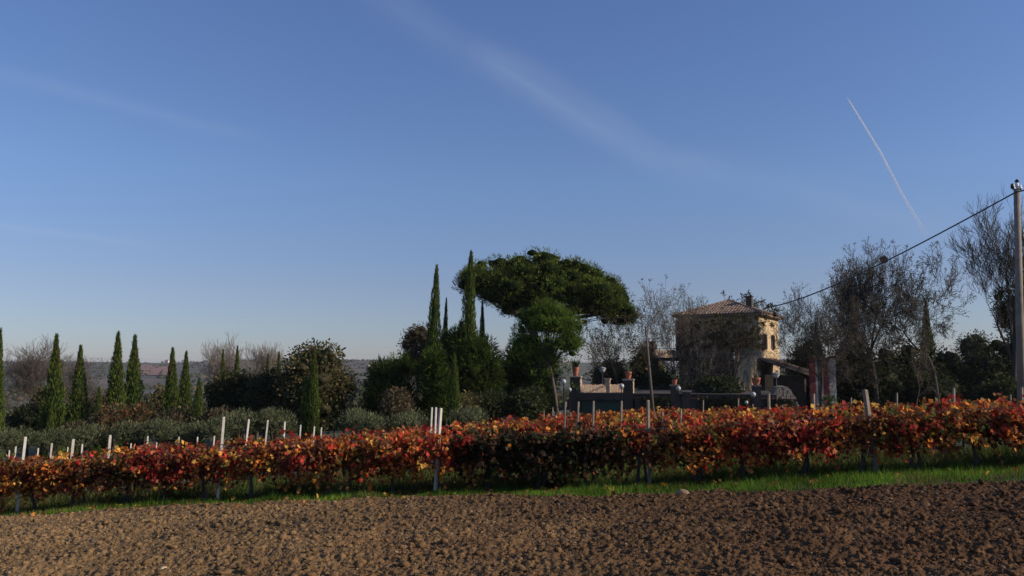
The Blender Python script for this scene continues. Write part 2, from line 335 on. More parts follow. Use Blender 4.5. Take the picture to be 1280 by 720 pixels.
def puffs_mesh(name, puffs, per, size, width, tpl, cols, w=None, core=True, outward=.9, up=.25, corecol=None, jit=.18, corescale=.8, droop=0):
    """leafy crown from many small puffs: (x,y,z, rx,ry,rz)"""
    out = []
    for (x, y, z, rx, ry, rz) in puffs:
        area = (rx * ry + rx * rz + ry * rz) / 3
        n = max(12, int(per * 1.5 * area)); d = unit(n); rad = RNG.uniform(.5, 1.06, n) ** .6; size_ = size * .85
        lum = vn(d[:, 0] * 1.7 + x, d[:, 1] * 1.7 + d[:, 2] * 1.3 + z)
        rad = rad * (.82 + .3 * lum)
        P = np.array([x, y, z]) + d * np.array([rx, ry, rz]) * rad[:, None]
        D = d * outward + RNG.normal(size=(n, 3)) * .55 + np.array([0, 0, up - droop])
        tone = RNG.uniform(.68, 1.35)
        out.append(cards(P, D, size_ * RNG.uniform(.5, 1.4, n), np.full(n, width) * RNG.uniform(.7, 1.3, n), tpl, pal(n, cols, w, jit) * tone))
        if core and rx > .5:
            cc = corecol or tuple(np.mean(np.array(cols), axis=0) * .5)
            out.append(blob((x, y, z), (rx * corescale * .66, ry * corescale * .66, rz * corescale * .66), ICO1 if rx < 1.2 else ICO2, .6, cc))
    v, f, c = join(out)
    return mesh_np(name, v, f, c)
def tubes_mesh(name, segs, sides=4):
    S = np.array(segs); p0 = S[:, 0:3]; p1 = S[:, 3:6]; r0 = S[:, 6]; r1 = S[:, 7]
    d = p1 - p0; d /= np.linalg.norm(d, axis=1, keepdims=True) + 1e-9
    ref = np.where(np.abs(d[:, 2:3]) < .9, np.array([[0, 0, 1.]]), np.array([[1., 0, 0]]))
    u = np.cross(d, ref); u /= np.linalg.norm(u, axis=1, keepdims=True); w = np.cross(d, u)
    V = []
    for j in range(2):
        for i in range(sides):
            a = 2 * math.pi * i / sides
            V.append((p0, p1)[j] + ((r0, r1)[j])[:, None] * (math.cos(a) * u + math.sin(a) * w))
    V = np.stack(V, axis=1).reshape(-1, 3); n = len(S)
    F = np.array([[i, (i + 1) % sides, sides + (i + 1) % sides, sides + i] for i in range(sides)])
    F = (F[None] + (np.arange(n) * 2 * sides)[:, None, None]).reshape(-1, 4)
    return mesh_np(name, V, F, smooth=True)
def skeleton(H, trunk_r, levels=5, spread=.6, up=.25, clear=.25, split=3, seed=1, lean=(0, 0), kink=.16, first=.42, minr=.008):
    rd = random.Random(seed); segs = []; tips = []
    def grow(p, d, L, r, lv):
        n = 4 if lv == 0 else 3
        for i in range(n):
            q = p + d * (L / n); r2 = r * (.86 if lv else .9)
            segs.append((*p, *q, r, max(minr, r2))); p, r = q, max(minr, r2)
            d = (d + Vector((rd.gauss(0, kink), rd.gauss(0, kink), rd.gauss(0, kink * .6) + up * .25))).normalized()
            if lv >= 1 and lv < levels and rd.random() < .75 or (lv == 0 and i >= 2):
                side(p, d, L, r, lv, rd.uniform(.45, .75))
        if lv < levels:
            for k in range(split if lv < 2 else 2): side(p, d, L, r, lv, rd.uniform(.6, .85))
        else: tips.append(tuple(p))
    def side(p, d, L, r, lv, f):
        a = rd.uniform(0, 2 * math.pi); perp = d.orthogonal().normalized(); perp.rotate(Matrix.Rotation(a, 3, d))
        nd = (d + perp * rd.uniform(spread * .6, spread * 1.3)).normalized(); nd = (nd + Vector((0, 0, up * .5))).normalized()
        if lv + 1 <= levels: grow(p, nd, L * f, r * rd.uniform(.45, .68), lv + 1)
    d0 = Vector((lean[0], lean[1], 1)).normalized()
    grow(Vector((0, 0, -.3)), d0, H * first, trunk_r, 0)
    S = np.array(segs); top = S[:, 5].max()
    k = H / top; S[:, 0:6] *= k
    return S, np.array(tips) * k
def branch_tree(name, label, cat, px, pytop, Y, width_px, seed=1, bark='bark', levels=5, leaves=0, leafcols=None, leafsize=.16, spread=.6, up=.25, trunk_r=None,
                lean=(0, 0), group=None, split=3, first=.4, minr=.012, base=None, clumpy=0, leafmin=0.0):
    p = at(px, pytop, Y); z0 = gz(p.x, Y) if base is None else base
    H = p.z - z0; S, tips = skeleton(H, trunk_r or H * .018, levels, spread, up, seed=seed, lean=lean, split=split, first=first, minr=minr / 1.0)
    # widen or narrow to the crown width seen in the photograph
    W = width_px / FPX * Y; ext = np.percentile(np.abs(tips[:, 0] - np.median(tips[:, 0])), 96) * 2
    kx = min(2.2, max(.5, W / ext)); S[:, [0, 1, 3, 4]] *= kx; tips[:, :2] *= kx
    S[:, 6:8] = np.maximum(S[:, 6:8], minr)
    t = thing(name, label, cat, (p.x, Y, z0), 0, group)
    big = S[:, 6] > .05
    link('trunk', tubes_mesh('trunk', S[big], 8), M[bark], t)
    link('branches', tubes_mesh('branches', S[~big], 3), M[bark], t)
    if leaves:
        cell = {}
        for q_ in tips:
            if q_[2] > H * leafmin: cell.setdefault(tuple(np.round(q_ / 1.1).astype(int)), []).append(q_)
        cells = list(cell.values()); ci = RNG.integers(0, len(cells), leaves); src = np.array([cells[i][RNG.integers(0, len(cells[i]))] for i in ci]); sp = .09 if not clumpy else clumpy
        P = src + RNG.normal(size=(leaves, 3)) * sp
        v, f, c = cards(P, unit(leaves) + np.array([0, 0, -.3]), leafsize * RNG.uniform(.6, 1.3, leaves), np.full(leaves, .6), T_DIA, pal(leaves, leafcols))
        link('foliage', mesh_np('foliage', v, f, c), M['leaf'], t, 'stuff')
    return t

# ================================================================== SETTING: ground, hills, field
def grid_mesh(name, X, Y, Z):
    ny, nx = X.shape; V = np.stack([X, Y, Z], axis=2).reshape(-1, 3)
    i = np.arange(nx - 1)[None, :] + np.arange(ny - 1)[:, None] * nx
    F = np.stack([i, i + 1, i + nx + 1, i + nx], axis=2).reshape(-1, 4)
    return mesh_np(name, V, F, smooth=True)
a = np.linspace(-1, 1, 261); gx = 3200 * np.sign(a) * (np.sinh(np.abs(a) * 8.2) / np.sinh(8.2))
b = np.linspace(0, 1, 330); gy = -40 + 5200 * (np.sinh(b * 7.0) / np.sinh(7.0))
GX, GY = np.meshgrid(gx, gy)
link('ground', grid_mesh('ground', GX, GY, g(GX, GY)), M['terrain'], kind='structure')

def soil_h(X, Y):
    s, t = st(X, Y)
    h = .13 * (vn(s * .35, t * 2.1, 1) - .5) + .07 * (vn(X * 1.6, Y * 2.4, 2) - .5)
    wx = X + .05 * vn(X * 9, Y * 9, 13); wy = Y + .05 * vn(X * 9 + 40, Y * 9, 14)
    a1 = vn(wx * 11, wy * 14, 3); a2 = vn(wx * 25, wy * 28, 4); a3 = vn(wx * 39, wy * 39, 5)
    h = h + .042 * np.abs(2 * a1 - 1) ** .7 + .028 * np.abs(2 * a2 - 1) + .018 * a3
    e = edge(s) + .35 * (vn(s * .9, s * 0, 6) - .5) + .16 * (vn(s * 4.0, t * 2.0, 8) - .5)
    lip = np.clip((t - e + .5) / .5, 0, 1); drop = np.clip((t - e) / .12, 0, 1)
    return g(X, Y) + .03 + h + -lip * .02 - drop * .45
u_ = np.concatenate([np.linspace(-1.6, -.81, 150), np.linspace(-.80, .80, 1150), np.linspace(.81, 1.6, 150)]); yy = 5.6 * (20.5 / 5.6) ** np.linspace(0, 1, 430)
SX, SY = np.meshgrid(u_, yy); SX = SX * (SY + 1.0)
SX = SX + RNG.normal(size=SX.shape) * .004
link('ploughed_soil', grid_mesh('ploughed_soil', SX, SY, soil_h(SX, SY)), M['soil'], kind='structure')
# loose clods
n = 75000
cy = np.sqrt(RNG.uniform(6.0 ** 2, 19.2 ** 2, n)); cx = RNG.uniform(-.78, .78, n) * (cy + .6)
s_, t_ = st(cx, cy); ok = t_ < edge(s_) - .05; cx, cy = cx[ok], cy[ok]; n = len(cx)
sz = .0075 * RNG.random(n) ** -.46; sz = np.minimum(sz, .055) * np.where(RNG.random(n) < .004, 1.5, 1); sz[int(n * .93):] = np.minimum(sz[int(n * .93):], .022)
cz = soil_h(cx, cy) + sz * .15
v, f = ICO1; rot = frames(unit(n)); sc3 = RNG.uniform(.6, 1.25, (n, 3))
jit = 1 + RNG.uniform(-.42, .38, (n, len(v)))
W = np.einsum('nij,nkj->nki', rot, v[None] * sc3[:, None, :] * jit[:, :, None]) * (sz[:, None, None] * np.array([1.15, 1, .68])) + np.stack([cx, cy, cz], 1)[:, None, :]
FF = (f[None] + (np.arange(n) * len(v))[:, None, None]).reshape(-1, 3)
nv = len(v); k_ = int(n * .93)
tag(link('pale_crumbs', mesh_np('pale_crumbs', W[k_:].reshape(-1, 3), FF[:(n - k_) * len(f)]), M['clod']), 'paler dry crumbs scattered among the brown clods of the field', 'crumbs', kind='stuff')
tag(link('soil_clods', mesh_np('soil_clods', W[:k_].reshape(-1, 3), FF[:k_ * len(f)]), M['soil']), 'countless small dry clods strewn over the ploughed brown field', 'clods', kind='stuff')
def rock(name, label, cat, px, py, w_px, m, seed, flat=.6):
    # lies on the ground where this view ray meets it
    Y = 8.0
    for _ in range(60):
        p = at(px, py, Y); Y += (p.z - (gz(p.x, Y) + .06)) * 2.0
    p = at(px, py, Y); r = w_px / FPX * Y / 2; rr = random.Random(seed)
    v, f = ICO2; nn = 1 + .5 * (vn(v[:, 0] * 1.6 + seed, v[:, 1] * 1.6 + v[:, 2] + seed) - .5)
    V = v * nn[:, None] * np.array([r, r * .75, r * flat])
    o = link(name, mesh_np(name, V, f), M[m]); o.location = (p.x, p.y, p.z); o.rotation_euler = (rr.uniform(-.3, .3), rr.uniform(-.3, .3), rr.uniform(0, 3))
    return tag(o, label, cat)
rock('stone', 'pale yellowish angular stone lying alone on the ploughed soil at the bottom left', 'stone', 204, 712, 12, 'pale', 3, .55)
rock('soil_clod', 'large light brown clod on the field edge against the grass, right of centre', 'soil clod', 853, 617, 17, 'clod', 5, .7)
rock('soil_clod', 'lumpy brown clod at the grass edge right of the three full-length pale posts', 'soil clod', 412, 616, 15, 'clod', 9, .6)
rock('soil_clod', 'dark rounded clod on the pale left part of the ploughed field', 'soil clod', 115, 677, 8, 'bark', 12, .8)
rock('stone', 'grey stone in the grass under the dark brown vines', 'stone', 701, 598, 9, 'stone', 15, .7)
rock('stone', 'whitish stone beneath the vines just left of the pale post before the terrace', 'stone', 775, 588, 9, 'pale', 18, .9)

# grass strip and weeds under the vines
def grass_batch(n, smin, smax, tfun, hmean, width, cols, w=None, lean=.35):
    s = RNG.uniform(smin, smax, n); t = tfun(s, n); x, y = xy(s, t)
    P = np.stack([x, y, g(x, y) - .015], 1)
    patch = .45 + 1.1 * vn(x * 1.1, y * 1.1, 11) * (.6 + .8 * vn(x * 4, y * 4, 12))
    D = np.stack([RNG.normal(size=n) * lean, RNG.normal(size=n) * lean, np.ones(n)], 1)
    h = hmean * RNG.uniform(.5, 1.35, n) * patch
    tv = np.clip(.45 + 1.0 * vn(x * .9, y * .9, 31) * (.5 + vn(x * 3.1, y * 3.1, 32)), .4, 1.4)[:, None]; straw = (vn(x * 1.3, y * 1.3, 33) > .68)[:, None] & (RNG.random(n) < .5)[:, None]
    pc = np.where(straw, pal(n, [(.20, .15, .06), (.14, .12, .05)]), pal(n, cols, w, .22)) * tv
    return cards(P, D, h, width / np.maximum(h, .03) * RNG.uniform(.7, 1.3, n), T_TRI if n > 60000 else T_BLADE, pc)
GC = [(.09, .19, .014), (.13, .25, .022), (.06, .13, .014), (.20, .24, .035), (.22, .17, .06)]
def t_strip(s, n): e = edge(s); return e - .12 + (T0 + .7 - e) * RNG.random(n) ** .9
def t_under(s, n): return T0 + .3 + RNG.exponential(1.1, n)
def t_back(s, n): return RNG.uniform(T0 + .5, T0 + 7, n)
v, f, c = join([grass_batch(58000, -17, 13.5, t_strip, .13, .012, GC, [4, 4, 3, 1, .6])])
tag(link('grass_strip', mesh_np('grass_strip', v, f, c), M['grass']), 'bright green grass verge between the ploughed field and the front vines', 'grass', kind='stuff')
WC = [(.08, .13, .025), (.11, .17, .03), (.16, .15, .045), (.22, .15, .065), (.05, .09, .018)]
v, f, c = join([grass_batch(34000, -17, 13.5, t_under, .42, .018, WC, [4, 3, 2, 1.2, 2], .5), grass_batch(26000, -22, 16, t_back, .26, .022, WC, [4, 3, 2, 2, 1], .5)])
tag(link('weeds', mesh_np('weeds', v, f, c), M['grass']), 'tall dull green and straw weeds growing under the vines', 'weeds', kind='stuff')

# ================================================================== VINEYARD
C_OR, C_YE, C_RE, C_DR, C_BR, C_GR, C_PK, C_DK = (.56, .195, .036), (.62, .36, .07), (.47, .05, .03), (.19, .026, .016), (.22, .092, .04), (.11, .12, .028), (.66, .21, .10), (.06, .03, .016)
PAL = {
 'orange': ([C_OR, C_YE, C_RE, C_BR, C_DR, C_GR], [4, 1.2, 1.3, 3.5, 2.2, .9]),
 'brown': ([C_BR, C_DR, C_OR, C_DK, C_GR, C_YE], [4, 2.5, 1.6, 2.5, 1, .5]),
 'red': ([C_RE, C_DR, C_OR, C_PK, C_BR, C_YE], [3, 4, 1.8, 1.3, 3, .5]),
 'fiery': ([C_RE, C_OR, C_YE, C_PK, C_DR], [4, 4, 2, 2, 1.8]),
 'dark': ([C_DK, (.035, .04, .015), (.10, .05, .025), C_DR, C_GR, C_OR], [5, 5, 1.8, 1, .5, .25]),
 'yellow': ([C_YE, C_OR, C_BR, C_RE, C_DR, C_GR], [1.7, 2.6, 3.2, 1.3, 2.2, 1.0]),
}
LOOK = {'orange': 'orange leaves', 'brown': 'dark brown and rust leaves', 'red': 'deep red leaves', 'fiery': 'fiery red and orange leaves', 'dark': 'dark green-brown leaves', 'yellow': 'yellow and orange leaves'}
def pal_for(px):
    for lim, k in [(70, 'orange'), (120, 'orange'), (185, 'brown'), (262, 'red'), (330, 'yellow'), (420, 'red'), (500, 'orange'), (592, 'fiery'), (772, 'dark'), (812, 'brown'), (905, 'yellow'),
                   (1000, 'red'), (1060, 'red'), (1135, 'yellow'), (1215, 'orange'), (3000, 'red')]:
        if px < lim: return k
def vine_foliage(name, n, L, key, tpl, size, zb=.46, zt=1.30, thick=.24, hang=2, seed=0, near_tint=None):
    out = []
    # shoots: leaves sit along arching canes, which gives clumps and gaps
    ns = max(6, n // 16); per = n // ns
    x0 = RNG.uniform(-L / 2, L / 2, ns); z0 = RNG.uniform(.72, 1.0, ns)
    dx = RNG.normal(size=ns) * .35; dy = RNG.normal(size=ns) * thick * 1.25; upw = RNG.random(ns) < .55
    end = np.where(upw, RNG.uniform(zt - .38, zt + .17, ns), RNG.uniform(zb - .12, .72, ns))
    q = RNG.random((ns, per)); x = x0[:, None] + dx[:, None] * q; y = dy[:, None] * q ** .8
    z = z0[:, None] + (end - z0)[:, None] * q ** .9 - .16 * q ** 3 * upw[:, None]
    P = np.stack([x, y, z], 2).reshape(-1, 3); P += RNG.normal(size=P.shape) * .055
    k1 = len(P); tone = np.repeat(RNG.uniform(.5, 1.55, ns), per)
    cols = np.array(PAL[key][0]); w = np.array(PAL[key][1]); w = w / w.sum()
    main = cols[RNG.choice(len(cols), ns, p=w)]                      # every cane leans to one colour
    C = np.where((RNG.random(k1) < .72)[:, None], np.repeat(main, per, axis=0), pal(k1, PAL[key][0], PAL[key][1], .15)) * tone[:, None]
    D = np.stack([RNG.normal(size=k1) * .7, RNG.normal(size=k1) * .7 - .25, RNG.normal(size=k1) * .5 - .55], 1)
    out.append(cards(P, D, size * RNG.uniform(.55, 1.25, k1), np.full(k1, 1.0), tpl, C))
    for h in range(hang):                                            # shoots that droop towards the grass
        m = 12; xx = RNG.uniform(-L / 2, L / 2); q = np.linspace(0, 1, m); zl = RNG.uniform(.12, .4)
        P = np.stack([xx + q * RNG.normal() * .15, -.18 - .08 * q + RNG.normal(size=m) * .03, .6 - (.6 - zl) * q], 1)
        out.append(cards(P, unit(m) + np.array([0, -.2, -.9]), size * RNG.uniform(.6, 1.1, m), np.full(m, 1.0), tpl, pal(m, [main[0], C_OR, C_YE], None, .2)))
    v, f, c = join(out); return mesh_np(name, v, f, c)
def vine_trunk(seed, L):
    rd = random.Random(seed); m = MB(); pts = []; x = rd.uniform(-.05, .05); y = 0
    for i in range(6):
        pts.append((x, y, -.08 + i * .155)); x += rd.uniform(-.05, .05); y += rd.uniform(-.03, .03)
    m.tube(pts, [.05, .042, .038, .034, .03, .028], 7)
    if rd.random() < .4: m.tube([(.06, .02, -.08), (.14, .03, .25), (.10, 0, .55), (.02, 0, .7)], [.035, .03, .025, .02], 6)
    c = MB(); top = pts[-1]
    for sg in (-1, 1):
        p = [top]
        for i in range(1, 5): p.append((top[0] + sg * L * .5 * i / 4, top[1] + rd.uniform(-.03, .03), top[2] + .04 + rd.uniform(-.05, .05)))
        c.tube(p, [.024, .021, .018, .015, .012], 6)
    for k in range(14):
        xx = rd.uniform(-L / 2, L / 2); c.tube([(xx, 0, top[2]), (xx + rd.uniform(-.1, .1), rd.uniform(-.15, .15), 1.05), (xx + rd.uniform(-.3, .3), rd.uniform(-.3, .3), rd.uniform(.6, 1.35))], [.008, .006, .004], 4)
    return m.mesh('trunk', True), c.mesh('canes', True)

POSTS0 = [(32, 546, 22, 640, 'tall white post tilting right at the far left'), (280, 521, 272, 618, 'tall white post nearest the three pale posts'),
          (551, 510, 543, 613, 'split pale post in the fiery vines'), (810, 500, 812, 607, 'pale post before the terrace'), (1081, 487, 1098, 589, 'post leaning left near the red boards')]
def front_point(px):
    u, _ = ray(px, 600); y = T0 / (u * math.sin(AL) + math.cos(AL)); return u * y, y
FRONT_VINES = []
s = -16.6
while s < 12.4:
    FRONT_VINES.append(s); s += 1.04 + RNG.uniform(-.06, .06)
def s_to_px(s_): 
    x, y = xy(s_, T0); return 640 + FPX * (x / y) * (math.cos(PITCH) + .155 * math.sin(PITCH))
ORD = ['first', 'second', 'third', 'fourth', 'fifth', 'sixth', 'seventh', 'eighth', 'ninth', 'tenth']
ppx = [p[2] for p in POSTS0]; counters = {}
SHORT = ['far left white post', 'tallest white post', 'split fiery-vine post', 'post before the terrace', 'leaning post']
ordl = []
for s in FRONT_VINES:
    px = s_to_px(s); k = max([i for i in range(5) if ppx[i] < px], default=-1)
    counters[k] = counters.get(k, 0) + 1; ordl.append((k, counters[k]))
for i, s in enumerate(FRONT_VINES):
    px = s_to_px(s); key = pal_for(px); x, y = xy(s, T0 + RNG.uniform(-.05, .05)); k, o_ = ordl[i]
    if k < 0: lab = 'front vine with %s, %s left of the far left white post' % (LOOK[key], ORD[counters[-1] - o_])
    else: lab = 'front vine with %s, %s right of the %s' % (LOOK[key], ORD[o_ - 1], SHORT[k])
    t = thing('grape_vine', lab, 'grape vine', (x, y, gz(x, y)), -AL + RNG.uniform(-.05, .05), 'grape vines of the front row')
    tm, cm = vine_trunk(i, 1.1); link('trunk', tm, M['bark_dark'], t); link('canes', cm, M['bark'], t)
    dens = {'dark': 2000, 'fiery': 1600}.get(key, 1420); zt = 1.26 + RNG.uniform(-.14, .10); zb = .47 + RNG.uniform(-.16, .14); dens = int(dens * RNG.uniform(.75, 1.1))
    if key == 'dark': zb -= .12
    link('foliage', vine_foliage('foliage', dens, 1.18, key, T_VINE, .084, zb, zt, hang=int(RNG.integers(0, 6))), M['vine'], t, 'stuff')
# rows behind: eight more rows, vines shared between a few meshes
NR = 8; DR = 2.5
back_meshes = [(vine_foliage('foliage', 1000, 1.7, kk, T_DIA, .115, .5, 1.32, hang=0), *vine_trunk(50 + j, 1.5)) for j, kk in enumerate(['orange', 'yellow', 'red', 'fiery', 'orange', 'red', 'brown'])]
NTH = ['second', 'third', 'fourth', 'fifth', 'sixth', 'seventh', 'eighth', 'ninth']
for r in range(NR):
    t = T0 + DR * (r + 1); half = (t + 1) * .70
    smin, smax = -half - t * math.sin(AL) * 1.0, half - t * math.sin(AL)
    s = smin
    while s < smax:
        j = int(RNG.choice(7, p=[.22, .12, .2, .16, .14, .12, .04])); x, y = xy(s, t)
        e = thing('grape_vine', 'grape vine of the %s row, only its orange-red leaf tops showing' % NTH[r], 'grape vine', (x, y, gz(x, y)),
                  -AL + (math.pi if RNG.random() < .5 else 0), 'grape vines of the %s row' % NTH[r], (1, 1, RNG.uniform(.93, 1.06)))
        link('foliage', back_meshes[j][0], M['vine'], e, 'stuff')
        if r < 3: link('trunk', back_meshes[j][1], M['bark_dark'], e); link('canes', back_meshes[j][2], M['bark'], e)
        s += 1.5 + RNG.uniform(-.1, .1)
# posts
def post(x0, y0, z0, x1, y1, z1, w, m, label, group, seed):
    rd = random.Random(seed); o = MB(); h = math.sqrt((x1 - x0) ** 2 + (y1 - y0) ** 2 + (z1 - z0) ** 2)
    o.box(-w/2, w/2, -w/2, w/2, 0, h, b=.012)
    e = thing('vine_post', label, 'post', (x0, y0, z0), 0, group)
    d = Vector((x1 - x0, y1 - y0, z1 - z0)); e.rotation_euler = (d.to_track_quat('Z', 'Y') @ Matrix.Rotation(rd.uniform(.35, .75), 3, 'Z').to_quaternion()).to_euler()
    link('shaft', o.mesh('shaft'), M[m], e)
    if group == 'posts of the front row':
        for zz in (h * .97 - .55, h * .97 - .95): k = MB(); k.box(-w/2 - .006, w/2 + .006, -w/2 - .006, w/2 + .006, zz, zz + .025); link('wire_tie', k.mesh('wire_tie'), M['wire'], e)
    return e
LP0 = ['tall white post tilting right among orange vines at the far left of the front row', 'tall white post in the front row, leftmost and tallest of the three full-length pale posts',
       'split pale front row post standing in the fiery red vines', 'front row post in brown vines, before the terrace with the brick parapet',
       'thick grey front row post leaning left, right of the red and white boards']
wire_pts = []
for i, (tx, ty, bx, by, _) in enumerate(POSTS0):
    x, y = front_point(bx); tp = at(tx, ty, y); zg = gz(x, y)
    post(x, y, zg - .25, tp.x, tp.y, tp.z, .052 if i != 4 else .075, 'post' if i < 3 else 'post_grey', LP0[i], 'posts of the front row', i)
# posts of the rows behind: only the tops clear the leaves
BACK = [(12, 563, 'low'), (20, 558, ''), (48, 560, ''), (65, 554, ''), (85, 559, ''), (92, 549, 'thick'), (103, 555, ''), (138, 544, 'thick'), (164, 554, ''), (185, 545, ''), (196, 553, ''),
        (224, 546, ''), (247, 546, ''), (268, 545, ''), (311, 524, 'full1'), (335, 525, 'full2'), (356, 527, ''), (376, 531, ''), (393, 533, ''), (402, 534, ''),
        (540, 509, 'c1'), (545, 509, 'c2'), (680, 513, ''), (691, 509, ''), (707, 502, ''), (723, 502, ''), (742, 501, ''), (777, 501, ''), (828, 515, ''), (851, 511, ''), (879, 500, ''),
        (923, 498, ''), (941, 505, ''), (961, 492, 'thick'), (978, 506, ''), (1017, 492, 'thick'), (1064, 497, ''), (1096, 504, ''), (1121, 491, ''), (1192, 485, 'thick'), (1200, 501, ''), (1263, 493, ''), (1277, 484, 'thick')]
BL = ['short pale post tip beside the left frame edge, lowest of the left cluster', 'pale post tip just left of the far-left white post', 'small pale post tip right of the far-left white post', 'white post tip below the second cypress from the left',
      'faint pale post tip beside the thick post under the third cypress', 'thick pale post top under the third tall cypress', 'small pale post tip right of the thick post under the third cypress', 'tall white post top below the fourth tall cypress',
      'tiny pale post tip between the tall fourth and fifth cypresses', 'white post top under the gap before the orange shrubs', 'tiny pale post tip beside the white post left of the sixth cypress', 'slim white post top beneath the seventh cypress',
      'pale post tip beneath the small cypress before the dark hedge', 'pale post tip just left of the tall white front post', 'full-length pale post, first behind the tall white front post', 'full-length pale post, second behind the tall white front post',
      'pale post top before the grey olive bushes, third in the receding line', 'pale post top left of the double cypress, fourth in the receding line', 'small post tip at the foot of the double cypress', 'tiny pale post tip at the right foot of the double cypress',
      'pale post top at the left of the cluster of three', 'thick pale post top in the middle of the cluster of three', 'short pale post top left of the small pine trunk', 'thin post tip beside the small pine trunk',
      'pale post top before the left terrace pillar', 'pale post top before the left edge of the green garage door', 'pale post top before the middle of the green garage door', 'pale post top before the right terrace pillar',
      'short post tip right of the thin wooden pole', 'short post tip before the planted middle pillar', 'pale post top before the dark hedge of the villa', 'pale post top before the villa wall, below the white arch',
      'short post tip under the small white globe lamp', 'thick dark-grey post before the curved stone wall', 'short post tip at the foot of the curved stone wall', 'thick pale post top before the red and white boards',
      'short grey post tip between the green bush and the leaning post', 'very short post tip just right of the leaning post', 'grey post top left of the slender grey tree stem', 'thick grey post top standing highest over the vines toward the right',
      'tiny post tip just right of the high grey post', 'short grey post tip left of the utility pole', 'thick grey post beside the foot of the utility pole']
for i, ((px, py, kind), lab) in enumerate(zip(BACK, BL)):
    best = None
    for r in range(1, NR + 1):
        u, _ = ray(px, py); y = (T0 + DR * r) / (u * math.sin(AL) + math.cos(AL)); p = at(px, py, y); h = p.z - gz(p.x, y); sc_ = abs(h - 1.78) + r * .012
        if kind == 'full1': sc_ = abs(r - 1)
        if kind == 'full2': sc_ = abs(r - 2)
        if kind == 'c1': sc_ = abs(r - 2)
        if kind == 'c2': sc_ = abs(r - 1)
        if kind == 'thick' and r > 3: sc_ += 1
        if best is None or sc_ < best[0]: best = (sc_, p, y, h, r)
    _, p, y, h, r = best; dx = -.055 * h * (.6 if px > 450 else 1.0) + RNG.uniform(-.02, .02)
    if kind.startswith('full'): dx = -.17 * h / 1.75
    zb = gz(p.x + dx, y) - .2
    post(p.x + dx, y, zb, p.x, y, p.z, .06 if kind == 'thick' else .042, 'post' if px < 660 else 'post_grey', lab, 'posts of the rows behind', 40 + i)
n = 900; s_ = RNG.uniform(-16, 12, n); t_ = np.maximum(T0 + RNG.normal(size=n) * .7 - .1, edge(s_) - .6); x_, y_ = xy(s_, t_)
v, f, c = cards(np.stack([x_, y_, np.where(t_ < edge(s_), soil_h(x_, y_), g(x_, y_)) + RNG.uniform(.01, .09, n)], 1), unit(n) * np.array([1, 1, .25]), RNG.uniform(.05, .10, n), np.full(n, 1.0), T_VINE, pal(n, [C_OR, C_YE, C_BR, C_DR, C_BR], None, .25))
tag(link('fallen_leaves', mesh_np('fallen_leaves', v, f, c), M['vine']), 'fallen orange and brown vine leaves lying in the grass and on the field edge', 'leaves', kind='stuff')
# trellis wires of the front row
for k, zz in enumerate((.82, 1.16)):
    m = MB(); pts = []
    for s in np.linspace(-17.5, 13, 40):
        x, y = xy(s, T0 - .05 * k); pts.append((x, y, gz(x, y) + zz))
    m.tube(pts, .0045, 4)
    tag(link('trellis_wire', m.mesh('trellis_wire'), M['wire']), ('lower' if k == 0 else 'upper') + ' steel trellis wire running through the front row of vines', 'wire', 'trellis wires')

# ================================================================== CYPRESSES
def cypress_crown(seed, n, slender=False):
    rg = np.random.default_rng(seed)
    def prof(q):      # radius along the height, 0..1
        if slender: return np.interp(q, [0, .06, .25, .5, .75, .9, 1], [.6, .85, 1, .9, .62, .3, .03])
        return np.interp(q, [0, .05, .15, .28, .45, .65, .82, .93, 1], [.5, .8, .98, 1, .84, .55, .28, .11, .01])
    q = rg.random(n) ** 1.15; th = rg.uniform(0, 2 * math.pi, n)
    bump = .66 + .60 * vn(th * 2.2 + seed, q * 16, seed) ** 1.3
    r = prof(q) * bump * rg.uniform(.80, 1.03, n)
    P = np.stack([np.cos(th) * r, np.sin(th) * r, q * 9.8 + .15], 1)
    D = np.stack([np.cos(th) * .38, np.sin(th) * .38, np.full(n, 1.0)], 1) + rg.normal(size=(n, 3)) * .28
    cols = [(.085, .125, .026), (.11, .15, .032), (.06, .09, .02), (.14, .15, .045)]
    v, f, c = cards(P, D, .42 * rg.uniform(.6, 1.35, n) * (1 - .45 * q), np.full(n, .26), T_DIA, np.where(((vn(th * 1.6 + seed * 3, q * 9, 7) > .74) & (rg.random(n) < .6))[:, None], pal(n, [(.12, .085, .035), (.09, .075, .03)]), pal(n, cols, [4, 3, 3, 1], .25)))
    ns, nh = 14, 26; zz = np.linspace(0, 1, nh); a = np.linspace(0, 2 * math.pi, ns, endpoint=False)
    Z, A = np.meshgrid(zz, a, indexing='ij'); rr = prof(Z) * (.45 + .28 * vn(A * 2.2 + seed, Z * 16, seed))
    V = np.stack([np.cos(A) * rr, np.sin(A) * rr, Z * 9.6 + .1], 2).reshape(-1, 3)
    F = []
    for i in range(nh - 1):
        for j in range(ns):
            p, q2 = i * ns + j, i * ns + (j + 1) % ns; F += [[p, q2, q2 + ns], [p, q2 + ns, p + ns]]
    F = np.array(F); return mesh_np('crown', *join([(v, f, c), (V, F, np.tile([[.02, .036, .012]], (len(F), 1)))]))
CYP = [cypress_crown(k, 5200) for k in (1, 2, 3)]; CYS = [cypress_crown(k, 5200, True) for k in (4, 5)]
tm = MB(); tm.tube([(0, 0, -.6), (0.02, 0, 1.0), (0, .02, 5)], [.16, .13, .05], 8); CT = tm.mesh('trunk', True)
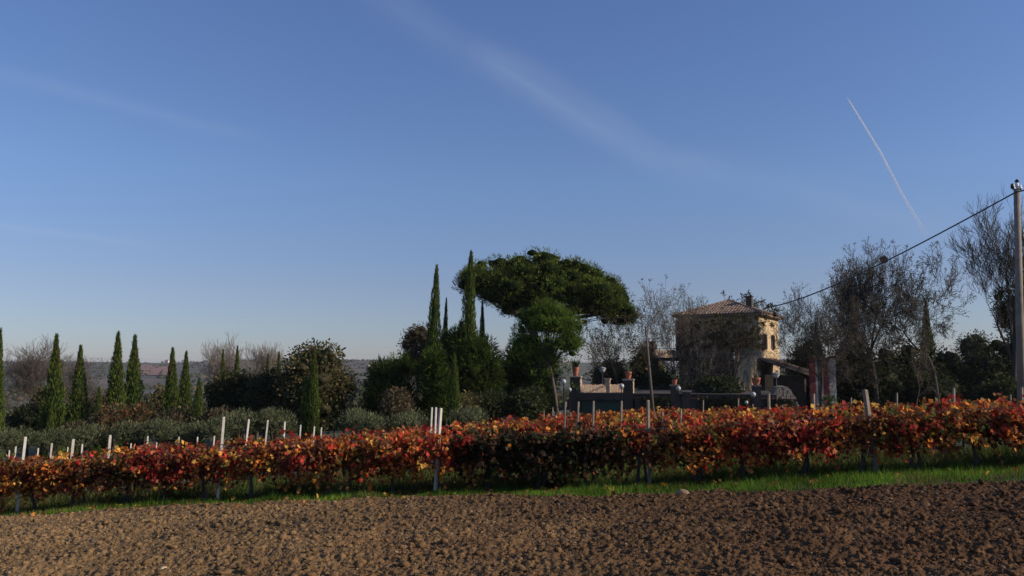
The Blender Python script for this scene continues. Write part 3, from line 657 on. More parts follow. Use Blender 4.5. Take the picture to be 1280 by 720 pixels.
def cypress(px, top, Y, w_px, label, k=0, slender=False, tilt=0, depth=1.0):
    p = at(px, top, Y); z0 = gz(p.x, Y); H = p.z - z0; W = w_px / FPX * Y / 2 * 1.13
    t = thing('cypress_tree', label, 'cypress', (p.x - H * math.tan(tilt), Y, z0), 0, None, (W, W * depth, H / 10))
    t.rotation_euler.y = tilt
    link('trunk', CT, M['bark'], t); link('crown', (CYS if slender else CYP)[k % (2 if slender else 3)], M['cypress'], t, 'stuff')
    return t
cypress(1, 412, 62, 18, 'tall bright green cypress cut by the left edge of the photo', 0)
cypress(71, 419, 66, 25, 'tall pointed cypress, second from the left, before the bare tree', 1)
cypress(64, 505, 65, 12, 'short side cypress growing against the left foot of the second cypress', 0)
cypress(101, 433, 68, 23, 'medium cypress with a ragged left side, third from the left', 2)
cypress(124, 484, 58, 12, 'small thin cypress between the third and fourth tall ones', 1, True)
cypress(148, 416, 68, 25, 'tall cypress, left one of the close pair', 0)
cypress(169, 420, 70, 25, 'tall cypress, right one of the close pair', 1)
cypress(216, 436, 70, 21, 'cypress standing before the reddish hillside field, left of a slimmer one', 2)
cypress(233, 440, 76, 19, 'slim cypress just right of the one before the reddish hillside field', 0)
cypress(249, 474, 60, 14, 'small bright cypress standing alone before the dark bushes', 1, True)
cypress(279, 438, 100, 11, 'dark distant cypress tip left of the bare grey tree', 2)
cypress(297, 433, 104, 12, 'dark distant cypress tip directly under the bare grey tree', 0)
cypress(335, 443, 104, 9, 'small dark cypress tip, left of two beside the broad round tree', 1)
cypress(349, 441, 106, 12, 'dark cypress tip touching the left side of the broad round tree', 2)
cypress(393, 441, 54, 15, 'slim lit cypress before the broad round tree, taller of a double', 1, True)
cypress(383, 470, 54, 13, 'shorter dark twin of the slim cypress before the broad round tree', 0, True)
cypress(546, 333, 72, 17, 'very tall narrow dark cypress left of the umbrella pine', 0, True, .035)
cypress(558, 374, 80, 9, 'thin dark cypress spire between the two very tall ones', 1, True, .03)
cypress(589, 316, 72, 20, 'tallest dark cypress, touching the left edge of the umbrella pine', 1, True, .03)
cypress(603, 376, 84, 9, 'small dark cypress spire below the umbrella pine', 0, True)
cypress(568, 442, 54, 15, 'slim olive-lit cypress standing before the dark round pines', 1, True)
cypress(1157, 379, 92, 20, 'dark cypress behind the bare trees on the right', 2)
cypress(1020, 404, 95, 20, 'dark cypress spire behind the sparse tree right of the villa', 0)

# ================================================================== BROAD CROWNS, BUSHES
def crown_shape(px0, px1, top, bot, Y, n, depth, seed, r=(.9, 1.6), shell=.55, zmin=None):
    """puffs filling an ellipsoid seen between the given pixels, at distance Y"""
    rg = np.random.default_rng(seed); A = at(px0, (top + bot) / 2, Y); B = at(px1, (top + bot) / 2, Y)
    T = at((px0 + px1) / 2, top, Y); Bo = at((px0 + px1) / 2, bot, Y)
    cx, cz, rx, rz = (A.x + B.x) / 2, (T.z + Bo.z) / 2, (B.x - A.x) / 2, (T.z - Bo.z) / 2
    out = []
    for i in range(n):
        d = rg.normal(size=3); d /= np.linalg.norm(d); q = rg.uniform(shell, 1.0); rr = rg.uniform(*r)
        out.append((d[0] * max(.1, rx - rr * .8) * q, d[1] * depth * q, d[2] * max(.1, rz - rr * .8) * q, rr, rr, rr * .85))
    return (cx, Y, cz), out
OLV = [(.11, .13, .055), (.15, .165, .085), (.06, .08, .035), (.19, .19, .12)]
DKG = [(.024, .036, .011), (.036, .052, .015), (.017, .026, .008), (.05, .056, .02)]
BRG = [(.085, .09, .03), (.13, .105, .04), (.06, .07, .022), (.18, .125, .05)]
RUS = [(.17, .07, .03), (.24, .10, .04), (.10, .06, .03), (.07, .09, .035), (.08, .075, .035), (.05, .06, .025)]
BRN = [(.10, .075, .04), (.14, .10, .055), (.07, .055, .03), (.06, .06, .025)]
def bush(name, label, cat, px0, px1, top, bot, Y, n, depth, seed, cols, per=60, size=.22, width=.5, tpl=T_DIA, matk='leaf', r=(.6, 1.1), core=True, trunk=True, group=None, up=.25, outward=.9, shell=.55, cs=.8):
    c, pf = crown_shape(px0, px1, top, bot, Y, n, depth, seed, r, shell); z0 = gz(c[0], Y)
    t = thing(name, label, cat, (c[0], Y, z0), 0, group)
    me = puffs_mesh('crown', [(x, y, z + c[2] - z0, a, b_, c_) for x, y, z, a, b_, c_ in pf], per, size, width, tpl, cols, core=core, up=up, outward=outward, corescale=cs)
    link('crown', me, M[matk], t, 'stuff')
    if trunk:
        m = MB(); rd = random.Random(seed); zc = c[2] - z0
        m.tube([(0, 0, -.3), (rd.uniform(-.1, .1), 0, zc * .5), (rd.uniform(-.2, .2), .1, zc)], [.16, .12, .07], 7)
        for x, y, z, *_ in pf[:7]: m.tube([(0, 0, zc * .45), (x * .5, y * .5, zc + z * .3 - .1), (x, y, zc + z)], [.07, .05, .02], 5)
        link('trunk', m.mesh('trunk', True), M['bark_dark'], t)
    return t
# olive bushes beyond the vineyard on the left
for i, (a, b_, tp, bt, Y, lab) in enumerate([
    (-14, 42, 530, 572, 52, 'grey-green olive bush behind the far-left white posts'), (34, 96, 534, 566, 53, 'grey-green olive bush under the second and third cypresses'),
    (88, 130, 528, 562, 51, 'low dull olive bush around the foot of the small thin cypress'), (136, 186, 524, 558, 52, 'olive bush before the rust-leaved shrubs'),
    (176, 218, 520, 556, 52, 'olive bush between the rust shrubs and the seventh cypress'), (272, 326, 508, 548, 50, 'silvery olive bush behind the three full-length posts'),
    (312, 372, 508, 546, 51, 'silvery olive bush left of the double cypress'), (418, 470, 508, 545, 52, 'silvery olive bush right of the double cypress'), (440, 492, 514, 548, 50, 'low olive bush before the tall twiggy brown shrub'), (486, 536, 512, 545, 51, 'low olive bush left of the cluster of three posts'), (556, 620, 508, 540, 51, 'low olive bush right of the cluster of three posts'), (214, 266, 524, 556, 51, 'low olive bush under the small bright cypress'), (262, 290, 520, 552, 49, 'small olive bush left of the silvery ones, behind the tall white post')]):
    bush('olive_bush', lab, 'olive bush', a, b_, tp, bt, Y, 22, 1.4, 100 + i, OLV, 230, .24, .16, T_DIA, 'olive', (.35, .8), True, True, 'olive bushes beyond the vineyard', up=.9, cs=.5)
for i, (a, b_, tp, bt, Y, cols, lab, cat) in enumerate([
    (126, 162, 502, 548, 58, RUS, 'rust-leaved shrub at the foot of the close pair of cypresses', 'shrub'), (160, 198, 500, 548, 60, RUS, 'large rust-leaved shrub right of the close pair of cypresses', 'shrub'),
    (84, 120, 526, 556, 56, BRN, 'brown shrub between the third cypress and the small thin one', 'shrub'), (198, 244, 508, 552, 60, BRN, 'brown shrub around the foot of the two middle cypresses', 'shrub'),
    (250, 292, 505, 552, 58, BRN, 'brown shrub right of the small bright cypress', 'shrub'), (10, 62, 502, 545, 72, DKG, 'dark green bush between the first two cypresses', 'bush'),
    (78, 104, 500, 548, 72, DKG, 'dark bush left of the third cypress', 'bush'), (40, 80, 475, 530, 86, BRG, 'olive-brown bush behind the second cypress', 'bush'),
    (176, 222, 478, 540, 84, BRG, 'broad grey-green tree behind the gap right of the close pair', 'tree'), (104, 146, 486, 540, 88, BRN, 'brownish thicket between the third and fourth tall cypresses', 'thicket'),
    (255, 330, 455, 540, 72, DKG + BRG[1:2], 'dark bronze-green bush sprawling left of the broad round tree', 'bush'), (300, 362, 462, 545, 70, BRG[:3] + DKG, 'dark tangled bush at the left flank of the broad round tree', 'bush'),
    (478, 512, 478, 548, 58, BRN, 'tall twiggy brown shrub before the dark round pine', 'shrub'), (494, 552, 400, 480, 92, BRN, 'bronze-leaved tree rising behind the dark round pine', 'tree'),
    (590, 640, 484, 535, 60, DKG[:2] + BRG[:1], 'leafy green bush before the dark pines', 'bush'), (630, 690, 480, 532, 60, DKG[:2] + BRG[:1], 'broad leafy bush left of the small pine trunk', 'bush'), (568, 600, 488, 530, 59, BRG, 'small greyish bush right of the slim olive-lit cypress', 'bush')]):
    bush('shrub' if cat == 'shrub' else ('broadleaf_tree' if cat == 'tree' else cat), lab, cat, a, b_, tp, bt, Y, int(max(22, (b_ - a) * (bt - tp) / 42)), 1.8, 200 + i, cols, 75, .26, .5, r=(.6, 1.15), cs=.66)
bush('broadleaf_tree', 'broad round tree with bronze-green leaves behind the double cypress', 'tree', 340, 452, 418, 552, 68, 75, 3.4, 31, BRG + DKG[:1], 80, .30, .55, r=(.9, 1.6), cs=.68)
bush('broadleaf_tree', 'lower bronze-green tree crown joining the left side of the broad round tree', 'tree', 316, 372, 446, 545, 71, 28, 2.6, 32, BRG + DKG[:2], 80, .28, .55, r=(.8, 1.4), cs=.68)
# dark round pines in the centre
PN = [(.028, .048, .010), (.042, .066, .014), (.02, .034, .008), (.085, .115, .022)]
def pine(label, px0, px1, top, bot, Y, n, depth, seed, cols=PN, r=(.9, 1.4), shell=.6, per=150, name='pine_tree'):
    return bush(name, label, 'pine', px0, px1, top, bot, Y, n, depth, seed, cols, per, .42, .24, T_TRI, 'needle', r, shell=shell, up=.5, outward=1.3, cs=.72)
pine('dark round-topped pine right of the broad round tree', 452, 530, 436, 545, 70, 46, 3.0, 41)
pine('dark round pine mass under the two tallest cypresses', 528, 642, 400, 530, 74, 90, 4.0, 42, r=(1.0, 1.7))
pine('dark narrow pine between the tall narrow cypress and the round pine mass', 520, 566, 425, 540, 68, 40, 2.0, 43, r=(.8, 1.2))
pine('dark pine filling the shade under the umbrella pine', 618, 702, 412, 540, 77, 80, 3.0, 44, r=(1.0, 1.5))
# small round pine with a pale trunk
def small_pine():
    Y = 60; c = at(685, 517, Y); z0 = gz(c.x, Y); t = thing('pine_tree', 'small bright green round pine with a pale trunk beside the terrace', 'pine', (c.x, Y, z0)); pf = []
    rg = np.random.default_rng(5)
    def P(px, py, dy=0): q = at(px, py, Y); return np.array([q.x - c.x, dy, q.z - z0])
    for i in range(125):
        th = rg.uniform(0, 2 * math.pi); ph = rg.uniform(-.55, 1) ; ph = math.copysign(abs(ph) ** .7, ph); rr = rg.uniform(.45, .78)
        q = rg.uniform(.72, 1); x = math.cos(th) * math.sqrt(max(0, 1 - ph * ph)) * 2.45 * q; y = math.sin(th) * math.sqrt(max(0, 1 - ph * ph)) * 2.1 * q
        b0 = P(685, 417); pf.append((b0[0] + x, y, b0[2] + ph * 2.15 * q, rr, rr, rr * .8))
    for i in range(30):
        px = rg.uniform(660, 724); py = rg.uniform(440, 492); q = P(px, py, rg.uniform(-1.1, 1.1)); rr = rg.uniform(.3, .5) * (1.1 - (py - 440) / 90)
        pf.append((*q, rr, rr, rr * .8))
    cols = [(.08, .13, .018), (.115, .165, .028), (.055, .09, .014), (.15, .19, .04)]
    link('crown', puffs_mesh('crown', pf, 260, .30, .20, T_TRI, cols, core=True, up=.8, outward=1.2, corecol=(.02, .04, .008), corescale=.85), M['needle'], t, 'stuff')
    m = MB(); m.tube([P(697, 522), P(694, 495), P(690, 470), P(684, 445), P(684, 415)], [.15, .13, .11, .09, .05], 8)
    link('trunk', m.mesh('trunk', True), M['bark'], t)
    m = MB()
    for q in pf[::4]: m.tube([P(687, 458), tuple((P(685, 440) + np.array(q[:3])) / 2 - np.array([0, 0, .3])), q[:3]], [.05, .035, .015], 5)
    link('branches', m.mesh('branches', True), M['bark_dark'], t)
small_pine()
# big umbrella pine
def umbrella_pine():
    Y = 80; b0 = at(672, 470, Y); z0 = gz(b0.x, Y); t = thing('umbrella_pine', 'big umbrella pine with a wide domed crown above the other trees', 'pine', (b0.x, Y, z0))
    rg = np.random.default_rng(9); pf = []
    def P(px, py, dy=0): q = at(px, py, Y + dy); return np.array([q.x - b0.x, dy, q.z - z0])
    topc = lambda px: np.interp(px, [574, 584, 598, 625, 655, 690, 718, 745, 765, 778, 790], [346, 332, 320, 309, 304, 304, 310, 322, 340, 360, 386])
    botc = lambda px: np.interp(px, [574, 600, 640, 680, 720, 750, 792], [380, 378, 404, 408, 404, 408, 420])
    for i in range(205):
        px = 582 + 204 * rg.random(); e = (px - 683) / 108; dep = 8.0 * math.sqrt(max(.02, 1 - e * e)); dy = rg.uniform(-1, 1) * dep; q = abs(dy) / 8.3
        rr = rg.uniform(.7, 1.5); tp = topc(px) + rr / Y * FPX; bt = max(tp + 4, botc(px) - rr / Y * FPX)
        tp = tp + (bt - tp) * .55 * q ** 2.2
        py = tp + (bt - tp) * min(1, rg.random() ** 1.15)
        if px < 640 and py > 362 + (px - 598) * .75 and rg.random() < .8: continue
        pf.append((*P(px, py, dy), rr * 1.15, rr * 1.15, rr * .72))
    for i in range(70):
        px = rg.uniform(612, 765); py = rg.uniform(345, np.interp(px, [612, 650, 700, 765], [368, 402, 404, 402])); rr = rg.uniform(.55, .95); pf.append((*P(px, py, rg.uniform(-3.5, 3.5)), rr, rr, rr * .7))
    for px, py, rr in [(583, 352, .7), (578, 362, .5), (585, 371, .55), (592, 345, .6), (577, 350, .45), (770, 392, .8), (782, 398, .7), (765, 380, .9), (778, 380, .9), (752, 388, .8), (786, 408, .5), (745, 372, 1.0)]:
        pf.append((*P(px, py, rg.uniform(-1.5, 1.5)), rr, rr, rr * .75))
    cols = [(.085, .12, .02), (.12, .155, .028), (.055, .075, .015), (.16, .18, .04)]
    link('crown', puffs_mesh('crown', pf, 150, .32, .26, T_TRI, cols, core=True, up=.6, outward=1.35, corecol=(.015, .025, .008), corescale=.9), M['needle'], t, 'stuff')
    m = MB(); m.tube([(0, 0, -.4), (.2, 0, 2.5), tuple(P(668, 420)), tuple(P(660, 402))], [.55, .48, .42, .38], 10)
    link('trunk', m.mesh('trunk', True), M['bark'], t)
    m = MB()
    for pts, r0 in [([(662, 405), (640, 388), (622, 375), (606, 358), (590, 348)], .24), ([(662, 405), (645, 378), (628, 350), (618, 330)], .22), ([(664, 405), (660, 370), (655, 340)], .22), ([(664, 405), (690, 370), (705, 340)], .24),
                    ([(666, 408), (705, 385), (740, 372), (765, 362)], .24), ([(666, 412), (715, 398), (755, 392), (780, 395)], .2), ([(640, 388), (625, 385), (605, 372), (586, 368)], .12)]:
        for dy in (-2.5, 0, 2.5): m.tube([tuple(P(a_, b_, dy * i / 4)) for i, (a_, b_) in enumerate(pts)], [r0 * (1 - .2 * i) for i in range(len(pts))], 6)
    for q in pf[::7]:
        m.tube([tuple(P(664, 396) * .5 + np.array(q[:3]) * .5 - np.array([0, 0, .8])), tuple(np.array(q[:3]) - np.array([0, 0, .2]))], [.05, .02], 4)
    link('branches', m.mesh('branches', True), M['bark'], t)
umbrella_pine()

# ------------------------------------------------------------------ bare and sparse trees
LB = [(.10, .075, .045), (.13, .10, .06), (.06, .055, .03), (.16, .12, .07)]
branch_tree('bare_tree', 'leafless purplish-grey tree behind the first two cypresses', 'bare tree', 38, 416, 105, 78, 3, 'bark', 6, 160, LB, .22, .7, .3)
branch_tree('bare_tree', 'thin leafless tree behind the third cypress', 'bare tree', 92, 444, 112, 44, 4, 'bark', 5, 120, LB, .22, .6, .35)
branch_tree('bare_tree', 'leafless brownish tree behind the small thin cypress', 'bare tree', 122, 470, 98, 46, 14, 'bark', 5, 300, BRN, .22, .8, .3)
branch_tree('bare_tree', 'pale leafless tree above the dark bush left of the broad round tree', 'bare tree', 299, 412, 115, 38, 5, 'bark_pale', 6, 0, None, .2, .55, .35)
branch_tree('bare_tree', 'faint leafless tree just left of the broad round tree top', 'bare tree', 333, 425, 120, 30, 6, 'bark_pale', 6, 0, None, .2, .55, .35)
SL = [(.10, .09, .045), (.13, .11, .05), (.08, .065, .035), (.15, .11, .06)]
branch_tree('sparse_tree', 'nearly leafless pale-barked tree before the left end of the villa roof', 'tree', 850, 345, 72, 118, 36, 'bark', 5, 3000, SL, .14, .9, .12, .17, split=4, first=.30, minr=.011)
branch_tree('sparse_tree', 'small leafless tree between the umbrella pine and the thin wooden pole', 'tree', 780, 384, 76, 60, 12, 'bark_dark', 4, 900, SL, .17, .6, .25, .12, first=.32, minr=.010)
branch_tree('sparse_tree', 'thin leafless tree left of the lamp above the garage terrace', 'tree', 752, 396, 84, 46, 21, 'bark_dark', 4, 700, SL, .18, .6, .25, .1, first=.34, minr=.010)
branch_tree('sparse_tree', 'brown-leaved tree covering the middle of the villa front', 'tree', 892, 400, 70, 60, 13, 'bark_pale', 4, 2300, [(.085, .07, .03), (.12, .085, .035), (.055, .055, .022)], .18, .8, .15, .11, lean=(-.05, 0), split=4, first=.36, leafmin=.3)
branch_tree('sparse_tree', 'dense brownish tree covering the upper right corner of the villa', 'tree', 916, 386, 68, 64, 16, 'bark_dark', 4, 4200, [(.06, .05, .022), (.09, .065, .03), (.04, .042, .018)], .18, .8, .15, .12, split=4, first=.52, lean=(.06, 0), leafmin=.64)
branch_tree('sparse_tree', 'dark leafy tree rising behind the villa roof', 'tree', 940, 366, 100, 54, 17, 'bark_dark', 6, 7000, DKG + BRG[:2], .26, .8, .2, split=4, first=.34)
branch_tree('sparse_tree', 'sparse small-leaved tree right of the villa, leftmost of the right-hand trees', 'tree', 1020, 326, 70, 96, 18, 'bark_dark', 6, 3200, SL, .13, .85, .12, .13, split=3, first=.38, minr=.010)
branch_tree('sparse_tree', 'sparse tree carrying the bird nest near its top', 'tree', 1087, 294, 74, 104, 27, 'bark_dark', 6, 6800, SL + BRG[:2], .13, .95, .16, .26, split=3, first=.32, minr=.014)
branch_tree('sparse_tree', 'wide sparse tree before the dark cypress on the right', 'tree', 1162, 300, 72, 150, 29, 'bark_dark', 6, 7600, SL + BRG[:2], .13, 1.0, .16, .24, split=3, first=.34, minr=.014)
branch_tree('bare_tree', 'big leafless tree behind the utility pole, tallest on the right', 'bare tree', 1252, 230, 76, 128, 22, 'bark_dark', 6, 0, None, .2, .55, .35, .3, split=3, first=.38, minr=.012)
branch_tree('sparse_tree', 'slender grey-stemmed young tree before the dark bushes on the right', 'tree', 1142, 432, 66, 26, 24, 'bark', 3, 260, SL, .14, .9, .1, .05, first=.62, split=2)
# dark undergrowth on the right and greyish trees behind the villa
for i, (a, b_, tp, bt, Y, cols, lab) in enumerate([
    (965, 1055, 408, 530, 92, DKG, 'dark bush behind the shed roof and the red and white boards'), (1030, 1112, 410, 530, 84, DKG, 'dark bush mass right of the red and white boards'), (1080, 1170, 418, 530, 82, DKG, 'dark bush mass under the wide sparse tree'),
    (1142, 1228, 428, 530, 84, DKG, 'dark bush mass between the cypress and the grey-green crowns'), (1195, 1245, 405, 500, 105, [(.06, .065, .03), (.09, .085, .045)], 'grey-green sunlit crown behind the dark bushes near the utility pole'),
    (1192, 1272, 436, 530, 80, DKG, 'dark bush left of the utility pole'), (1246, 1320, 400, 515, 80, DKG, 'dark leafy mass behind the foot of the utility pole'),
    (1054, 1134, 444, 530, 76, DKG + BRG[:1], 'low dark bush before the bird nest tree'), (1112, 1200, 452, 530, 75, DKG, 'low dark bush right of the slender grey stem'), (1218, 1300, 470, 525, 72, DKG, 'low dark bush at the foot of the utility pole'), (996, 1052, 462, 522, 80, DKG, 'low dark bush behind the red and white boards'),
    (1224, 1266, 414, 525, 88, DKG, 'dark bush rising just left of the drooping conifer branches'),
    (1160, 1216, 430, 530, 90, DKG, 'tall dark bush behind the gap right of the dark cypress'),
    (735, 790, 440, 505, 92, BRG, 'grey-green tree behind the brick terrace parapet'), (780, 835, 425, 500, 96, BRG, 'grey-green tree left of the villa behind the thin wooden pole'), (800, 850, 462, 505, 74, DKG, 'dark bush at the left foot of the villa terrace'),
    (868, 925, 470, 512, 63, DKG, 'dark leafy hedge with glossy leaves before the villa'), (1028, 1046, 493, 512, 62, [(.02, .05, .01), (.03, .07, .015)], 'small round green bush before the white board')]):
    bush('bush' if 'bush' in lab or 'hedge' in lab or 'mass' in lab else 'broadleaf_tree', lab, 'tree' if 'crown' in lab or 'tree left' in lab or 'tree behind' in lab else 'bush', a, b_, tp, bt, Y, 8 if b_ - a < 25 else 60, 2.2 if b_ - a > 25 else .6, 300 + i, cols, 60, .30, .5,
         r=(.9, 1.6) if b_ - a > 25 else (.35, .5), cs=.72, shell=.4)
pine('dark drooping conifer branches right, around the big leafless tree trunk', 1238, 1302, 345, 436, 84, 55, 2.0, 71, DKG, (.6, 1.2), .3, name='conifer')

# ================================================================== VILLA
PHI = R(30); EX = Vector((math.cos(PHI), -math.sin(PHI), 0)); EY = Vector((math.sin(PHI), math.cos(PHI), 0))
A0 = Vector((24.5, 80, 0)); HO = A0 - 8.2 * EX; HZ = gz(HO.x, HO.y) - .8; HO = Vector((HO.x, HO.y, HZ))
def loc(px, py, ly, O=None):
    """local x,z of the pixel on the plane at local depth ly of the villa frame"""
    O = O or HO; a_, b_ = ray(px, py); d = Vector((a_, 1, b_)); k = (O.dot(EY) + ly) / d.dot(EY); p = d * k - O
    return p.dot(EX), p.z
def locx(px, py, lx, O=None):
    O = O or HO; a_, b_ = ray(px, py); d = Vector((a_, 1, b_)); k = (O.dot(EX) + lx) / d.dot(EX); p = d * k - O
    return p.dot(EY), p.z
villa = thing('villa', 'ochre villa with a hipped clay tile roof, half hidden by sparse trees', 'house', HO, -PHI)
EAVE = 4.86 - HZ; W_, D_ = 8.2, 9.4
m = MB(); m.box(0, W_, 0, D_, 0, EAVE); link('wall', m.mesh('wall'), M['stucco'], villa)
# projecting bay on the left of the front, its right face catches the sun
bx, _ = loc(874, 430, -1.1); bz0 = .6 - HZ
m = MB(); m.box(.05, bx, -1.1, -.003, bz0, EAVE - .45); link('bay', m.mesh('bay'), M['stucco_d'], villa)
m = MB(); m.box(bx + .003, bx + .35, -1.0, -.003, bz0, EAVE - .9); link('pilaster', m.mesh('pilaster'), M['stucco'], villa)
# roof: four hips of barrel tiles
def hip_roof(parent, x0, x1, y0, y1, z, rise, ov, name='roof'):
    x0 -= ov; x1 += ov; y0 -= ov; y1 += ov; ap = Vector(((x0 + x1) / 2, (y0 + y1) / 2, z + rise))
    C = [Vector((x0, y0, z)), Vector((x1, y0, z)), Vector((x1, y1, z)), Vector((x0, y1, z))]
    m = MB(); m.add([*C, ap], [(0, 1, 4), (1, 2, 4), (2, 3, 4), (3, 0, 4), (3, 2, 1, 0)]); m.box(x0, x1, y0, y1, z - .14, z - .004)
    rf = link(name, m.mesh(name), M['tile'], parent); t = MB(); rd = random.Random(4)
    for k in range(4):
        P, Q = C[k], C[(k + 1) % 4]; e = Q - P; L = e.length; ed = e / L; n = int(L / .3); nrm = (ap - P).cross(e); nrm = -nrm.normalized() if nrm.z > 0 else nrm.normalized()
        nrm = nrm if nrm.z > 0 else -nrm; foot = P + ed * (ap - P).dot(ed); up = ap - foot
        for i in range(n):
            a_ = (i + .5) / n; fr = min(a_, 1 - a_) * 2; Lr = up.length * fr; ud = up.normalized(); s0 = P + e * a_; nr = max(1, int(Lr / .7))
            for j in range(nr):
                b0, b1 = Lr * j / nr - .03, Lr * (j + 1) / nr + .04; r_ = .115 + rd.uniform(-.008, .008); lift = .02 + .02 * rd.random(); vs = []
                for bb, ll in ((b0, lift + .03), (b1, lift)):
                    for q in range(4):
                        an = math.pi * q / 3; vs.append(s0 + ud * bb + ed * math.cos(an) * r_ * (1.0 if bb == b0 else .85) + nrm * (math.sin(an) * r_ + ll))
                t.add(vs, [(q, q + 1, q + 5, q + 4) for q in range(3)] + [(3, 2, 1, 0)])
        p0 = P + nrm * .08; t.tube([tuple(p0), tuple(ap + Vector((0, 0, .08)))], .12, 6)
    link('roof_tiles', t.mesh('roof_tiles'), M['tile'], rf, 'stuff')
    return rf
rf = hip_roof(villa, 0, W_, 0, D_, EAVE + .14, 1.75, .5)
m = MB(); m.box(6.3, 6.9, 3.0, 3.6, EAVE + .5, EAVE + 2.1); m.box(6.22, 6.98, 2.92, 3.68, EAVE + 2.1, EAVE + 2.2); link('chimney', m.mesh('chimney'), M['stucco_d'], rf)
def window(parent, lx0, lx1, z0, z1, face='front', off=0.0, shutters=False):
    def T(x0, x1, d0, d1, za, zb, mb):
        if face == 'front': mb.box(x0, x1, off - d1, off - d0, za, zb)
        else: mb.box(W_ + d0, W_ + d1, x0, x1, za, zb)
    f = MB(); b_ = .09
    T(lx0 - b_, lx0, .003, .08, z0 - b_, z1 + b_, f); T(lx1, lx1 + b_, .003, .08, z0 - b_, z1 + b_, f); T(lx0, lx1, .003, .08, z1, z1 + b_, f); T(lx0 - .04, lx1 + .04, .083, .16, z0 - b_, z0 - .01, f); T((lx0 + lx1) / 2 - .03, (lx0 + lx1) / 2 + .03, .02, .06, z0, z1, f)
    w = link('window', f.mesh('window'), M['wood_d'], parent); p = MB(); T(lx0, lx1, .006, .018, z0, z1, p); link('pane', p.mesh('pane'), M['glass'], w)
    if shutters:
        for sgn in (0, 1):
            s_ = MB(); wd = (lx1 - lx0) / 2; a_ = lx0 - b_ - wd if sgn == 0 else lx1 + b_; T(a_, a_ + wd, .003, .05, z0, z1, s_)
            for k in range(7): T(a_ + .03, a_ + wd - .03, .053, .07, z0 + (z1 - z0) * (k + .2) / 7, z0 + (z1 - z0) * (k + .8) / 7, s_)
            link('shutter', s_.mesh('shutter'), M['wood_d'], w)
F1 = .6 - HZ
window(villa, 3.6, 4.5, F1 + 1.1, F1 + 2.6, shutters=True); window(villa, 6.2, 7.1, F1 + 1.1, F1 + 2.6, shutters=True)
window(villa, .9, 1.9, EAVE - 1.5, EAVE - .7, off=-1.1)
window(villa, 2.2, 3.1, F1 + 1.0, F1 + 2.4, 'side', shutters=True); window(villa, 6.0, 6.8, F1 + 1.0, F1 + 2.4, 'side', shutters=True)
window(villa, 2.2, 3.1, F1 - 2.2, F1 - .9, 'side')
# front terrace block with parapets
TW, TD = 8.2, 8.2
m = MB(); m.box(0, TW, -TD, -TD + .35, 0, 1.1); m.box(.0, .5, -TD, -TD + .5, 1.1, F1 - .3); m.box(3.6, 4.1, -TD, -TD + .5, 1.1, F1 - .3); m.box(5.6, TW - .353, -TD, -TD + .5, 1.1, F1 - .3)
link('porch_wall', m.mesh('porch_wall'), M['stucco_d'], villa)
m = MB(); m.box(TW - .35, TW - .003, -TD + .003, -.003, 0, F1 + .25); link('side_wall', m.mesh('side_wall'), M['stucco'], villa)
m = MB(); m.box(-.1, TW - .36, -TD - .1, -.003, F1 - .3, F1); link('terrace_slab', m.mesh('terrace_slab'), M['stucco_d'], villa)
m = MB(); m.box(.003, .25, -TD + .35, -1.2, F1 + .003, F1 + .75); link('parapet', m.mesh('parapet'), M['brick'], villa)
for k in range(24):      # bricks of the lit inner side
    pass
m = MB(); m.box(-.15, .35, -TD - .15, -TD + .33, F1 + .003, F1 + 1.45); m.box(-.2, .4, -TD - .2, -TD + .38, F1 + 1.45, F1 + 1.55); link('corner_pier', m.mesh('corner_pier'), M['stucco_d'], villa)
m = MB(); m.box(TW - .42, TW + .06, -TD - .08, -TD + .3, F1 + .253, F1 + .95); link('corner_pier', m.mesh('corner_pier'), M['redwall'], villa)
m = MB()
for k in range(46): m.box(.5 + k * .16, .52 + k * .16, -TD - .02, -TD, F1 + .003, F1 + .85)
m.box(.4, TW - .4, -TD - .03, -TD + .01, F1 + .85, F1 + .9); link('railing', m.mesh('railing'), M['iron'], villa)
cx_, cz_ = loc(914, 445, -TD); 
m = MB(); m.box(cx_ - .35, cx_ + .35, -TD - .45, -TD - .12, cz_ - .32, cz_ + .32); ac = link('air_conditioner', m.mesh('air_conditioner'), M['acbox'], villa)
m = MB(); m.lathe([(.25, 0), (.25, .02)], 18); fan = link('fan_grille', m.mesh('fan_grille'), M['iron'], ac); fan.rotation_euler = (math.pi / 2, 0, 0); fan.location = (cx_, -TD - .455, cz_)
# white arch on the sunlit side wall
ya, za = locx(932, 477, TW); m = MB()
for k in range(9):
    a_ = math.pi * k / 8
    yc, zc = ya + .75 * math.cos(a_), za + .95 * math.sin(a_); m.box(TW + .003, TW + .07, yc - .14, yc + .14, zc - .14, zc + .14)
link('arch_trim', m.mesh('arch_trim'), M['white'], villa)
# low shed with a sloping tiled roof to the right of the villa
sh = thing('shed', 'dark lean-to shed with a low tiled roof at the right of the villa', 'shed', HO, -PHI)
xs0 = W_ + .06
m = MB(); m.box(xs0, xs0 + 4.2, -.2, 6.0, 0, F1 - 1.75); link('wall', m.mesh('wall'), M['stucco_d'], sh)
m = MB(); zt, zb = F1 - .1, F1 - 1.7
m.add([(xs0, -.8, zt), (xs0 + 4.7, -.8, zb), (xs0 + 4.7, 6.5, zb), (xs0, 6.5, zt), (xs0, -.8, zt - .08), (xs0 + 4.7, -.8, zb - .08), (xs0 + 4.7, 6.5, zb - .14), (xs0, 6.5, zt - .14)], [(0,1,2,3),(7,6,5,4),(0,4,5,1),(1,5,6,2),(2,6,7,3),(3,7,4,0)])
r_ = link('roof', m.mesh('roof'), M['wood_d'], sh); m = MB()
for k in range(24):
    y_ = -.7 + k * .3; m.tube([(xs0, y_, zt + .02), (xs0 + 4.75, y_, zb + .02)], .10, 6)
